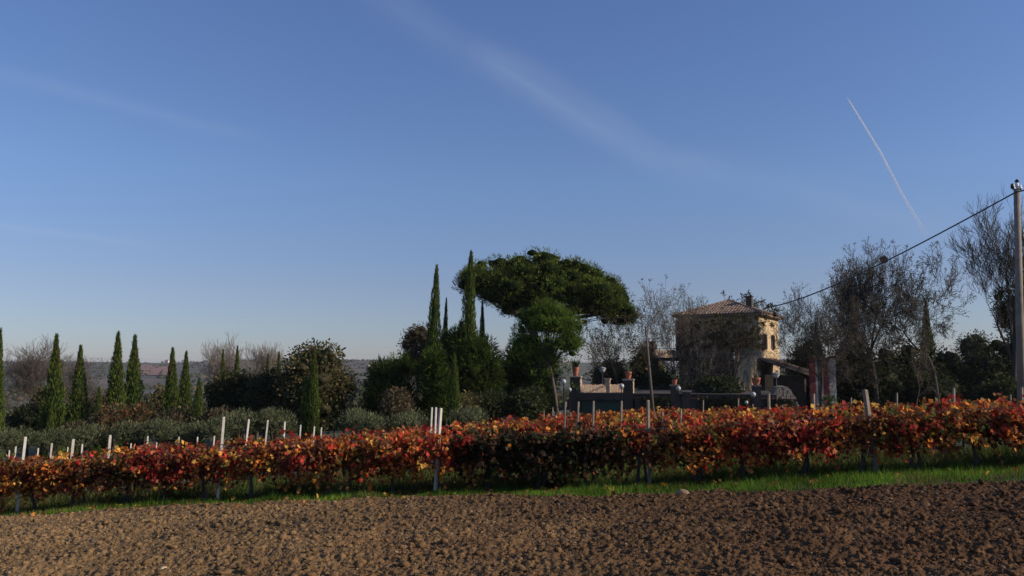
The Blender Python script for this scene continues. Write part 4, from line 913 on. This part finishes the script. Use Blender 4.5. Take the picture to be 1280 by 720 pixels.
link('roof_tiles', m.mesh('roof_tiles'), M['tile'], r_, 'stuff')
for (a_, b_, c_, d_) in ((xs0 + .5, xs0 + 1.3, F1 - 3.2, F1 - .95), (xs0 + 1.6, xs0 + 2.3, F1 - 3.2, F1 - 2.2)):
    f = MB(); f.box(a_ - .08, b_ + .08, -.28, -.203, c_ - .08, d_ * 1.0 - .6); w = link('window', f.mesh('window'), M['wood_d'], sh); p = MB(); p.box(a_, b_, -.3, -.283, c_, d_ - .7); link('pane', p.mesh('pane'), M['stucco'], w)

# ------------------------------------------------------------------ garage terrace in front
GO_ = at(713, 491, 62); GZ = gz(GO_.x, 62) - .5; SL_ = -2.2 - GZ; GOv = Vector((GO_.x, 62, GZ)); RZ = R(-14)
gar = thing('garage_terrace', 'low garage with green doors and a terrace with a lit brick parapet on top', 'garage', GOv, RZ)
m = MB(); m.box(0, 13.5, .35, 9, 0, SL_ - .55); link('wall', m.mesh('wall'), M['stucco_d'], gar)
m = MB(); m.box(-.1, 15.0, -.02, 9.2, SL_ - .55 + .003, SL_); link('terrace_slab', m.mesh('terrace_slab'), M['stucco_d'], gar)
for k, (a_, b_) in enumerate(((.75, 3.75), (4.9, 7.4))):
    m = MB(); m.box(a_, b_, .28, .345, 0, SL_ - .62)
    for q in range(int((b_ - a_) / .3)): m.box(a_ + q * .3 + .02, a_ + q * .3 + .28, .26, .277, .05, SL_ - .66)
    dd = link('garage_door', m.mesh('garage_door'), M['green'], gar)
def pier(x, y, w, z0, z1, mname='stucco_d'):
    m = MB(); m.box(x - w/2, x + w/2, y - w/2, y + w/2, z0, z1); p = link('pillar', m.mesh('pillar'), M[mname], gar)
    c = MB(); c.box(x - w/2 - .08, x + w/2 + .08, y - w/2 - .08, y + w/2 + .08, z1 + .002, z1 + .11, b=.02); link('cap', c.mesh('cap'), M['stone'], p)
    q = MB(); n = int((z1 - SL_) / .13)     # brickwork facing on the right hand side
    for k in range(n):
        off = .12 if k % 2 else 0
        for j in range(4):
            y0 = y - w/2 + j * w / 4 + off * .5; y1 = min(y + w/2, y0 + w / 4 - .02)
            if y1 > y0: q.box(x + w/2 + .003, x + w/2 + .03 + .012 * ((k * 7 + j * 3) % 3), y0, y1, SL_ + .02 + k * .13, SL_ + .13 + k * .13)
    link('brickwork', q.mesh('brickwork'), M['brick'], p, 'stuff'); return p
def gx_(px): 
    u, _ = ray(px, 490); d = Vector((u, 1, 0)); ex = Vector((math.cos(RZ), math.sin(RZ), 0)); ey = Vector((-math.sin(RZ), math.cos(RZ), 0)); O = Vector((GOv.x, GOv.y, 0)); k = O.dot(ey) / d.dot(ey); return (d * k - O).dot(ex)
xa, xb = gx_(719), gx_(785); pier(xa, .3, .75, 0, SL_ + 1.15); pier(xb, .3, .72, 0, SL_ + .95)
# sunlit brick parapet, turned towards the sun, bricks standing out unevenly
par = MB(); brk = MB(); La = math.hypot(xb - xa - .5, 1.9); an = math.atan2(1.9, xb - xa - .5); Tm = Matrix.Translation((xa + .42, .35, SL_)) @ Matrix.Rotation(an, 4, 'Z')
par.box(0, La, 0, .22, .003, .52, Tm); p = link('parapet', par.mesh('parapet'), M['brick'], gar); rd = random.Random(2)
for row in range(5):
    x = -.1 if row % 2 else 0
    while x < La - .05:
        w_ = rd.uniform(.18, .28); d_ = rd.uniform(.008, .035); x0 = max(0, x)
        brk.box(x0, min(La, x + w_ - .025), -d_, -.002, .03 + row * .105, .12 + row * .105, Tm); x += w_
x = 0
while x < La - .1: w_ = rd.uniform(.12, .2); brk.box(x, x + w_ - .04, .0, .22, .524, .56 + rd.uniform(.02, .1), Tm); x += w_
link('brickwork', brk.mesh('brickwork'), M['brick'], p, 'stuff')
m = MB(); m.box(xa + (xb - xa) * .52, xa + (xb - xa) * .52 + .4, 1.3, 1.7, SL_ + .003, SL_ + 1.0); m.box(xa + (xb - xa) * .52 - .06, xa + (xb - xa) * .52 + .46, 1.24, 1.76, SL_ + 1.0, SL_ + 1.08); link('pillar', m.mesh('pillar'), M['brick'], gar)
m = MB(); 
for k in range(14): m.box(xa + .5 + k * .12, xa + .515 + k * .12, 1.5, 1.515, SL_ + .4, SL_ + 1.0)
m.box(xa + .4, xa + 2.2, 1.49, 1.525, SL_ + 1.0, SL_ + 1.04); link('railing', m.mesh('railing'), M['iron'], gar)
# long garden wall with pillars and an iron fence, carrying on to the right
WR = thing('garden_wall', 'long dark retaining wall with iron railing running right from the garage', 'wall', at(794, 500, 60.5), R(-13)); wl = at(794, 500, 60.5); zz0 = gz(wl.x, 60.5) - wl.z - .3
m = MB(); m.box(0, 11.4, 0, .3, zz0, .12); link('wall_body', m.mesh('wall_body'), M['stucco_d'], WR)
m = MB(); m.box(-.02, 11.42, -.05, .35, .123, .2); link('coping', m.mesh('coping'), M['redwall'], WR)
for k, xx in enumerate((2.9, 3.75, 8.7)):
    m = MB(); m.box(xx - .3, xx + .3, -.12, .42, zz0, 1.05 if k != 1 else .6); p = link('pillar', m.mesh('pillar'), M['stucco_d'], WR); m = MB(); m.box(xx - .36, xx + .36, -.18, .48, 1.052 if k != 1 else .602, 1.14 if k != 1 else .68); link('cap', m.mesh('cap'), M['stone'], p)
m = MB()
for k in range(78):
    xx = .15 + k * .145
    if min(abs(xx - q) for q in (2.9, 3.75, 8.7)) > .34: m.box(xx - .008, xx + .008, .14, .156, .203, .95)
for a_, b_ in ((.02, 2.6), (4.05, 8.4), (9.0, 11.4)): m.box(a_, b_, .13, .165, .951, .98); m.box(a_, b_, .13, .165, .36, .385)
link('railing', m.mesh('railing'), M['iron'], WR)
# creepers hanging over the coping and growing up the dark walls
def creeper(label, parent_m, x0, x1, z0, z1, n, seed):
    rg = np.random.default_rng(seed); x = rg.uniform(x0, x1, n); q = rg.random(n) ** .7; keep = q < (.35 + .65 * vn(x * 1.7 + seed, x * 0, seed)); x, q = x[keep], q[keep]; n = len(x)
    P = np.stack([x, -.08 - .16 * rg.random(n), z1 - (z1 - z0) * q + .1], 1); W = np.array([list(parent_m @ Vector(p_)) for p_ in P])
    v, f, c = cards(W, np.stack([rg.normal(size=n) * .6, -np.ones(n) * .5, -np.ones(n) * .8], 1), .17 * rg.uniform(.6, 1.3, n), np.full(n, .8), T_DIA, pal(n, [(.03, .05, .015), (.05, .07, .02), (.12, .05, .03), (.08, .07, .03)]))
    tag(link('climbing_plant', mesh_np('climbing_plant', v, f, c), M['leaf']), label, 'creeper')
WMX = Matrix.Translation(WR.location) @ Matrix.Rotation(R(-13), 4, 'Z')
creeper('dark creeper hanging over the garden wall right of the thin wooden pole', WMX, .4, 2.5, -1.2, .25, 1500, 3)
creeper('patchy reddish green creeper on the garden wall below the villa hedge', WMX, 4.6, 8.2, -1.3, .3, 2200, 5)
creeper('creeper spilling over the wall left of the curved stone wall', WMX, 9.2, 11.3, -1.2, .25, 1100, 8)
# curved stone wall at the right of the villa
m = MB(); P0 = at(983, 515, 60); z0 = gz(P0.x, 60) - .4; rd = random.Random(8)
prof = [(967, 508), (968, 492), (971, 484), (978, 482), (985, 484), (990, 490), (995, 500), (999, 515)]
sw = thing('stone_wall', 'rough curved stone wall sloping down to the right of the villa', 'stone wall', (P0.x, 60, z0)); body = MB(); vs = []
for (a_, b_) in prof:
    q = at(a_, b_, 60); vs.append((q.x - P0.x, q.z - z0))
n_ = len(vs); V3 = [(x, 0, z) for x, z in vs] + [(vs[-1][0], 0, 0), (vs[0][0], 0, 0)]; V3 += [(x, .9, z) for x, _, z in V3]
k_ = len(vs) + 2; body.add(V3, [tuple(range(k_))[::1], tuple(reversed(range(k_, 2 * k_)))] + [(i, i + k_, (i + 1) % k_ + k_, (i + 1) % k_) for i in range(k_)])
link('wall_body', body.mesh('wall_body'), M['stone'], sw)
xmin, xmax = vs[0][0], vs[-1][0]; zmax = max(z for _, z in vs); sx_ = np.array([x for x, _ in vs]); sz_ = np.array([z for _, z in vs]); stones = 0
zz = .2
while zz < zmax:
    hh = rd.uniform(.16, .26); x = xmin + rd.uniform(0, .2)
    while x < xmax:
        w_ = rd.uniform(.2, .42)
        if np.interp(x + w_ / 2, sx_, sz_) > zz + hh * .9:
            m = MB(); m.box(-w_/2 + .015, w_/2 - .015, -.07 - rd.uniform(0, .06), -.002, -hh/2 + .012, hh/2 - .012); o = link('stone', m.mesh('stone'), M['stone'], sw); o.location = (x + w_/2, 0, zz + hh/2); stones += 1
        x += w_
    zz += hh
# red and white boards
bd = at(1013, 508, 72); z0 = gz(bd.x, 72); bt = at(1013, 447, 72).z - z0
rw = thing('board_hoarding', 'hoarding of upright red and white boards between dark bushes', 'hoarding', (bd.x, 72, z0), R(6))
for i, (a_, b_, c_) in enumerate([(1013, 1021, 'red'), (1021, 1024, 'white'), (1024, 1028, 'wood_d'), (1028, 1031, 'white'), (1031, 1038.5, 'red'), (1038.5, 1047.5, 'white')]):
    m = MB(); x0 = (a_ - 1013) / FPX * 73; x1 = (b_ - 1013) / FPX * 73 - .01; m.box(x0, x1, 0 + .01 * (i % 2), .06 + .01 * (i % 2), -.2, bt - (.06 if i % 2 else 0)); link('board', m.mesh('board'), M[c_], rw)
m = MB(); m.box(0, 2.5, .08, .14, bt - .5, bt - .38); m.box(0, 2.5, .08, .14, .6, .72); link('rail', m.mesh('rail'), M['wood_d'], rw)

# ------------------------------------------------------------------ lamps, pots, poles
def globe_lamp(px, py, Y, r_px, label, post=True):
    p = at(px, py, Y); r = r_px / FPX * Y; z0 = gz(p.x, Y); h = p.z - z0
    t = thing('globe_lamp', label, 'lamp', (p.x, Y, z0), 0, 'white globe garden lamps'); m = MB()
    prof = [(max(.001, r * math.sin(math.pi * k / 12)), h - r * math.cos(math.pi * k / 12)) for k in range(13)]; m.lathe(prof, 18); link('globe', m.mesh('globe', True), M['globe'], t)
    m = MB(); m.lathe([(.06, 0), (.06, .15), (.03, .2), (.03, h - r - .08), (.07, h - r - .06), (.07, h - r * .9)], 10); link('pole', m.mesh('pole', True), M['iron'], t); return t
globe_lamp(704.5, 477, 59, 3.1, 'white globe lamp left of the terrace, before the pine'); globe_lamp(712, 487, 60.0, 2.5, 'half-shaded globe lamp against the left terrace pillar')
globe_lamp(777, 482.5, 58.5, 3.1, 'white globe lamp before the right terrace pillar'); globe_lamp(848, 485.5, 59, 3.0, 'white globe lamp before the planted middle pillar')
globe_lamp(941.5, 493, 57, 3.2, 'white globe lamp below the white arch'); globe_lamp(933, 503, 57, 2.2, 'dim small globe lamp low beside the one below the white arch')
def disc_lamp(px, py, Y, r_px, label):
    p = at(px, py, Y); r = r_px / FPX * Y; z0 = gz(p.x, Y); h = p.z - z0; t = thing('street_lamp', label, 'lamp', (p.x, Y, z0)); m = MB()
    m.lathe([(.07, 0), (.045, .5), (.04, h - r * .9)], 10); link('pole', m.mesh('pole', True), M['iron'], t)
    m = MB(); m.lathe([(.05, h - r * .9), (r * .5, h - r * .8), (r * .75, h - r * .3), (r * .8, h)], 16); link('glass_bowl', m.mesh('glass_bowl', True), M['globe'], t)
    m = MB(); m.lathe([(r, h + .002), (r * .95, h + r * .15), (r * .55, h + r * .38), (r * .12, h + r * .48), (.01, h + r * .6)], 18); link('lamp_shade', m.mesh('lamp_shade', True), M['white'], t)
disc_lamp(753, 461, 66, 5, 'lamp with a pale disc shade behind the brick parapet'); disc_lamp(970, 468, 58, 5, 'lamp with a pale glass bowl before the lean-to shed')
def pot(px, py, Y, w_px, h_px, label, plant):
    p = at(px, py + h_px / 2, Y); w = w_px / FPX * Y / 2; h = h_px / FPX * Y
    t = thing('flower_pot', label, 'flower pot', p, 0, 'terracotta pots on the terrace pillars'); m = MB()
    m.lathe([(w * .5, 0), (w * .62, h * .12), (w * .85, h * .5), (w * .9, h * .8), (w, h * .86), (w, h), (w * .86, h), (w * .8, h * .9), (.01, h * .88)], 18); link('pot_body', m.mesh('pot_body', True), M['terracotta'], t)
    nn = 60 if plant == 'grass' else 26; D = unit(nn) * np.array([.55, .55, .2]) + np.array([0, 0, .9 if plant == 'grass' else .8])
    P = np.tile([[0, 0, h * .9]], (nn, 1)) + RNG.normal(size=(nn, 3)) * w * .25 * np.array([1, 1, 0])
    v, f, c = cards(P, D, RNG.uniform(.5, 1.1, nn) * (h * 1.3), np.full(nn, .12 if plant == 'grass' else .16), T_BLADE, pal(nn, [(.07, .09, .03), (.13, .14, .07)] if plant == 'grass' else [(.16, .17, .12), (.22, .22, .16)]))
    link('plant', mesh_np('plant', v, f, c), M['leaf'], t, 'stuff'); return t
cap1 = GZ + SL_ + 1.26; 
def pot_on(xl, zt, px, w_px, h_px, label, plant):
    q = Matrix.Translation(GOv) @ Matrix.Rotation(RZ, 4, 'Z') @ Vector((xl, .3, zt)); o_px = q.x / q.y
    Y = q.y; w = w_px / FPX * Y / 2
    pot.__globals__['_dummy'] = None
    t0_ = at(px, 470, Y); 
    # foot of the pot rests on the pillar cap
    u0, v0 = 640 + FPX * o_px, 0
    py_b = None
    lo, hi = 430.0, 520.0
    for _ in range(40):
        mid = (lo + hi) / 2
        if at(px, mid, Y).z > q.z: lo = mid
        else: hi = mid
    pot(px, lo - h_px / 2, Y, w_px, h_px, label, plant)
pot_on(xa, SL_ + 1.26, 719.5, 9, 11, 'round terracotta pot with a grassy plant on the left terrace pillar', 'grass')
pot_on(xb, SL_ + 1.06, 785.5, 9, 9, 'terracotta pot with pale agave leaves on the right terrace pillar', 'agave')
WM = Matrix.Translation(WR.location) @ Matrix.Rotation(R(-13), 4, 'Z')
pot(850, 477, 60.45, 7, 6, 'pinkish terracotta pot on the planted middle pillar', 'grass').location = WM @ Vector((2.9, .15, 1.142))
pot(936, 483, 60.3, 11, 9, 'dark terracotta pot with a spiky plant before the white arch', 'agave').location = WM @ Vector((8.7, .15, 1.142))
def pole(px0, py0, px1, py1, Y, r, label, name, m_, r2=None):
    a_ = at(px1, py1, Y); b_ = at(px0, py0, Y); z0 = gz(a_.x, Y); f_ = (z0 - .3 - b_.z) / (a_.z - b_.z); bx_ = b_.x + (a_.x - b_.x) * f_
    t = thing(name, label, 'pole', (bx_, Y, z0 - .3)); m = MB(); m.tube([(0, 0, 0), (b_.x - bx_, 0, b_.z - z0 + .3)], [r, r2 or r * .75], 12); link('shaft', m.mesh('shaft', True), M[m_], t); return t, b_
tp_, tb = pole(807, 409, 816.5, 516, 57, .13, 'thin grey wooden pole leaning slightly left before the garage', 'wooden_pole', 'bark', .075)
m = MB(); m.tube([(0, 0, -.03), (0, 0, .03)], .09, 8); o = link('iron_cap', m.mesh('iron_cap'), M['iron'], tp_); o.location = (tb.x - tp_.location.x, 0, tb.z - tp_.location.z)
up_, ub = pole(1271, 238, 1277, 500, 24, .125, 'tall grey concrete utility pole with white insulators at the right edge', 'utility_pole', 'concrete', .085)
top = Vector((ub.x - up_.location.x, 0, ub.z - up_.location.z))
m = MB(); m.tube([(top.x - .14, -.02, top.z + .02), (top.x + .12, -.02, top.z + .02)], .018, 6); m.tube([(top.x - .12, -.02, top.z + .02), (top.x - .12, -.02, top.z + .16)], .014, 6); m.tube([(top.x, -.02, top.z - .02), (top.x, -.02, top.z + .18)], .014, 6); link('bracket', m.mesh('bracket'), M['iron'], up_)
for dx, dz in ((-.12, .04), (.0, .10), (.09, .03)):
    m = MB(); m.lathe([(.02, 0), (.055, .01), (.06, .05), (.035, .065), (.05, .08), (.045, .12), (.015, .14)], 12, (top.x + dx, -.02, top.z + dz)); link('insulator', m.mesh('insulator', True), M['ceramic'], up_)
m = MB(); m.lathe([(.055, 0), (.06, .05), (.02, .09)], 10, (top.x + .01, -.02, top.z + .25)); m.lathe([(.05, 0), (.045, .12), (.02, .15)], 10, (top.x - .16, -.05, top.z + .05)); link('clamp', m.mesh('clamp', True), M['iron'], up_)
def cable(p0, p1, sag, r, label, name='power_cable', r1=None):
    m = MB(); pts = []; n_ = 40
    for i in range(n_ + 1):
        q = i / n_; p = p0.lerp(p1, q); pts.append((p.x, p.y, p.z - sag * 4 * q * (1 - q)))
    m.tube(pts, [r + ((r1 or r) - r) * i / n_ for i in range(n_ + 1)], 6); tag(link(name, m.mesh(name, True), M['cable']), label, 'cable', 'overhead cables')
c0 = at(1270, 240, 23.9)
cable(c0, at(957, 385, 79.5), .55, .022, 'thick black cable sloping from the utility pole down to the villa roof', r1=.06)
cable(c0, c0 + Vector((14, -9, 3.2)), .3, .022, 'short end of black cable leaving the utility pole at the right edge')
cable(at(808, 413, 57), at(840, 414, 79), .25, .012, 'thin wire from the wooden pole to the villa')
cable(at(808, 414, 57), at(735, 449, 66), .3, .012, 'thin wire from the wooden pole sloping down left')
np_ = at(1105, 324.5, 73); S_ = []
for i in range(420):
    d = unit(1)[0] * np.array([.27, .27, .24]); e_ = unit(1)[0] * .2; q = np.array(np_) + d * RNG.uniform(.4, 1); S_.append((*(q - e_), *(q + e_), .02, .014))
tag(link('bird_nest', tubes_mesh('bird_nest', S_, 3), M['bark_dark']), 'round dark twig nest high in the sparse tree, beside the cable', 'bird nest')

# ================================================================== FAR COUNTRY
def drape(name, x0, x1, y0, y1, m_, off=.5, n=24):
    X, Y = np.meshgrid(np.linspace(x0, x1, n), np.linspace(y0, y1, n)); X = X + 12 * np.sin(Y * .01); Z = g(X, Y) + off
    return link(name, grid_mesh(name, X, Y, Z), m_, kind='structure')
fm = mat('reddish_field', (.17, .075, .05), (.26, .13, .09), .02, 1)
# several hundred far crowns reading as one mass
n = 16000
dist = 130 * (2450 / 130) ** (RNG.random(n) ** .8); uu = RNG.uniform(-.85, .95, n); X = uu * dist; cl = vn(X * .012, dist * .007, 21) * .6 + .4 * vn(X * .045, dist * .018, 22); keep = cl > np.where(dist > 700, .50, .53); X = X[keep]; Yf = dist[keep]
n = len(X); sz = RNG.uniform(1.5, 3.4, n) * np.where(Yf > 900, .95, 1); Zf = g(X, Yf) + sz * .45
v, f = ICO1; jit = 1 + .42 * (RNG.random((n, len(v))) - .5)
W = v[None] * jit[:, :, None] * (sz[:, None] * np.array([[1.1, 1.1, .85]]))[:, None, :] + np.stack([X, Yf, Zf], 1)[:, None, :]
FF = (f[None] + (np.arange(n) * len(v))[:, None, None]).reshape(-1, 3); tn = np.repeat(pal(n, [(.05, .065, .02), (.085, .085, .035), (.06, .07, .03), (.13, .09, .045)], [4, 3, 3, 1], .2), len(f), axis=0)
parts_ = [(W.reshape(-1, 3), FF, tn)]
near = Yf < 700      # leafy outlines on the nearer ones
k = 90; Pn = np.repeat(np.stack([X, Yf, Zf], 1)[near], k, axis=0); sn = np.repeat(sz[near], k); d = unit(len(Pn))
parts_.append(cards(Pn + d * (sn * .98)[:, None] * np.array([1.1, 1.1, .85]), d + unit(len(Pn)) * .6, sn * .30, np.full(len(Pn), .7), T_DIA, pal(len(Pn), [(.04, .05, .022), (.065, .065, .032), (.09, .075, .045)], None, .3)))
v, f, c = join(parts_); tag(link('far_woodland', mesh_np('far_woodland', v, f, c), M['leaf']), 'scattered dull green trees and hedges covering the valley and far hills', 'woodland', kind='stuff')
vt = []
for k, (cols, r0) in enumerate(((BRG[:3] + DKG[:1], 1.0), (BRN, .9), ([(.07, .085, .035), (.10, .11, .055), (.05, .06, .025)], 1.0))):
    pf = [(*(unit(1)[0] * np.array([2.6, 2.6, 1.7]) * RNG.uniform(.3, 1)), 1.1 * r0, 1.1 * r0, .9 * r0) for _ in range(26)]
    vt.append(puffs_mesh('crown', [(a_, b_, c_ + 3.4, d, e, f) for a_, b_, c_, d, e, f in pf], 60, .34, .5, T_DIA, cols, corescale=.7))
tm = MB(); tm.tube([(0, 0, -1), (.1, 0, 1.6), (0, .1, 3.6)], [.28, .22, .1], 7); vtt = tm.mesh('trunk', True)
for k in range(70):
    Y = float(RNG.uniform(84, 210)); px = float(RNG.uniform(-30, 560)) if k < 58 else float(RNG.uniform(1180, 1330)); x = ray(px, 480)[0] * Y; q = RNG.uniform(.6, 1.15)
    e = thing('valley_tree', 'grey-green or brown tree in the valley, its crown showing between the cypresses and bushes', 'tree', (x, Y, gz(x, Y)), RNG.uniform(0, 6), 'trees of the valley', (q * RNG.uniform(.9, 1.2), q, q * RNG.uniform(.8, 1.0)))
    link('crown', vt[int(RNG.integers(0, 3))], M['leaf'], e, 'stuff'); link('trunk', vtt, M['bark'], e)
# reddish field on the far hill, seen between the close pair and the next cypress
c1 = at(190, 466, 1900)
# find the slope the ray really meets
def hit(px, py, y0=200, y1=2400):
    for Y in np.arange(y0, y1, 8.0):
        p = at(px, py, Y)
        if p.z < gz(p.x, Y): return p
    return at(px, py, y1)
cnr = [hit(176, 470), hit(214, 470), hit(214, 457), hit(176, 457)]
V = []; 
for j in range(17):
    for i in range(25):
        a_, b_ = i / 24, j / 16; x = (cnr[0].x * (1-a_) + cnr[1].x * a_) * (1-b_) + (cnr[3].x * (1-a_) + cnr[2].x * a_) * b_; y = (cnr[0].y * (1-a_) + cnr[1].y * a_) * (1-b_) + (cnr[3].y * (1-a_) + cnr[2].y * a_) * b_
        V.append((x, y, gz(x, y) + 1.2))
F = [[j*25+i, j*25+i+1, j*25+i+26, j*25+i+25] for j in range(16) for i in range(24)]
link('ploughed_hill_field', mesh_np('ploughed_hill_field', V, F, smooth=True), fm, kind='structure')
def farhouse(px, py, w_px, h_px, label, Y=None):
    p = hit(px, py + h_px / 2) if Y is None else at(px, py + h_px/2, Y); Y = p.y; w = w_px / FPX * Y; h = h_px / FPX * Y; z0 = gz(p.x, Y)
    t = thing('far_house', label, 'house', (p.x, Y, z0 - 1), R(-20)); hh = max(2.5, p.z - z0 + h) + 1
    m = MB(); m.box(-w/2, w/2, -w*.3, w*.3, 0, hh); link('wall', m.mesh('wall'), M['farwall'], t)
    m = MB(); m.add([(-w*.55, -w*.35, hh+.01), (w*.55, -w*.35, hh+.01), (w*.55, w*.35, hh+.01), (-w*.55, w*.35, hh+.01), (-w*.4, 0, hh*1.3), (w*.4, 0, hh*1.3)], [(0,1,5,4), (1,2,5), (2,3,4,5), (3,0,4), (3,2,1,0)]); link('roof', m.mesh('roof'), M['farroof'], t)
    m = MB()
    for k in (-.3, 0, .3): m.box(w*k - w*.05, w*k + w*.05, -w*.3 - .05, -w*.3 - .003, hh*.45, hh*.75)
    link('window', m.mesh('window'), M['glass'], t)
farhouse(209, 452, 5, 2.4, 'tiny white house on the ridge above the reddish field', 2150); farhouse(229, 452, 3.5, 2, 'tiny pale house on the ridge above the slim cypress', 2150); farhouse(259, 452, 8, 2, 'long low pale building on the ridge right of the slim cypress', 2150)
farhouse(264, 471, 5, 2.4, 'small white house in the valley left of the distant dark cypress tip', 1200); farhouse(458, 461, 7, 2, 'pale roofed building in the distance right of the broad round tree', 1500)
farhouse(203, 453, 3.0, 1.6, 'tiny pale farm building left of the white house on the ridge', 2150)

# ================================================================== CONTRAIL, HAZE
ct, nt, N, L = mat_new('contrail_ice'); df = N.new('ShaderNodeBsdfDiffuse'); df.inputs[0].default_value = (.9, .9, .92, 1); trn = N.new('ShaderNodeBsdfTransparent'); mx = N.new('ShaderNodeMixShader'); oo = N.new('ShaderNodeOutputMaterial'); tl_ = N.new('ShaderNodeBsdfTranslucent'); tl_.inputs[0].default_value = (.95, .95, .97, 1); md = N.new('ShaderNodeMixShader'); md.inputs[0].default_value = .5; L.new(df.outputs[0], md.inputs[1]); L.new(tl_.outputs[0], md.inputs[2])
tc = N.new('ShaderNodeTexCoord'); sp = N.new('ShaderNodeSeparateXYZ'); mr = N.new('ShaderNodeMapRange'); nz = N.new('ShaderNodeTexNoise'); nz.inputs['Scale'].default_value = .006; nz.inputs['Detail'].default_value = 4
L.new(tc.outputs['Object'], nz.inputs['Vector']); L.new(tc.outputs['Generated'], sp.inputs[0]); L.new(sp.outputs['Y'], mr.inputs[0]); mr.inputs[1].default_value = 0; mr.inputs[2].default_value = 1; mr.inputs[3].default_value = .80; mr.inputs[4].default_value = .10
mu = N.new('ShaderNodeMath'); mu.operation = 'MULTIPLY'; L.new(mr.outputs[0], mu.inputs[0]); m3 = N.new('ShaderNodeMapRange'); L.new(nz.outputs['Fac'], m3.inputs[0]); m3.inputs[1].default_value = .3; m3.inputs[2].default_value = .6; m3.inputs[3].default_value = .55; m3.inputs[4].default_value = 1.0; L.new(m3.outputs[0], mu.inputs[1])
L.new(mu.outputs[0], mx.inputs[0]); L.new(trn.outputs[0], mx.inputs[1]); L.new(md.outputs[0], mx.inputs[2]); L.new(mx.outputs[0], oo.inputs[0])
pa, pm, pb = at(1059, 122, 9000), at(1122, 236, 13500), at(1157, 292, 18000); m = MB(); pts = []; rs = []
pm.z = pa.z + (pb.z - pa.z) * .5
for i in range(60):
    q = i / 59; px_ = float(np.interp(q, [0, .4, .7, 1], [1059, 1101, 1127, 1157])); py_ = float(np.interp(q, [0, .4, .7, 1], [122, 191, 242, 292]))
    _, b_ = ray(px_, py_); Y = 2980 / b_; p = at(px_, py_, Y); pts.append(p); rs.append((.65 + 1.0 * q) / FPX * Y * RNG.uniform(.97, 1.03) * (min(1, i / 2 + .3)))
m.tube(pts, rs, 8); tag(link('contrail', m.mesh('contrail', True), ct), 'thin white aircraft contrail slanting across the sky at the upper right', 'contrail')
HZT = 26.0
m = MB(); m.box(-5000, 5000, -120, 5400, -160, HZT)
hm, nt, N, L = mat_new('haze_air'); pv = N.new('ShaderNodeVolumePrincipled'); pv.inputs['Density'].default_value = HAZE_DENSITY; pv.inputs['Color'].default_value = (.86, .88, .96, 1); pv.inputs['Anisotropy'].default_value = .2
oo = N.new('ShaderNodeOutputMaterial'); L.new(pv.outputs[0], oo.inputs['Volume'])
if HAZE_DENSITY > 0: link('haze', m.mesh('haze'), hm, kind='stuff')['label'] = 'thin blue haze over the valley and the far hills'
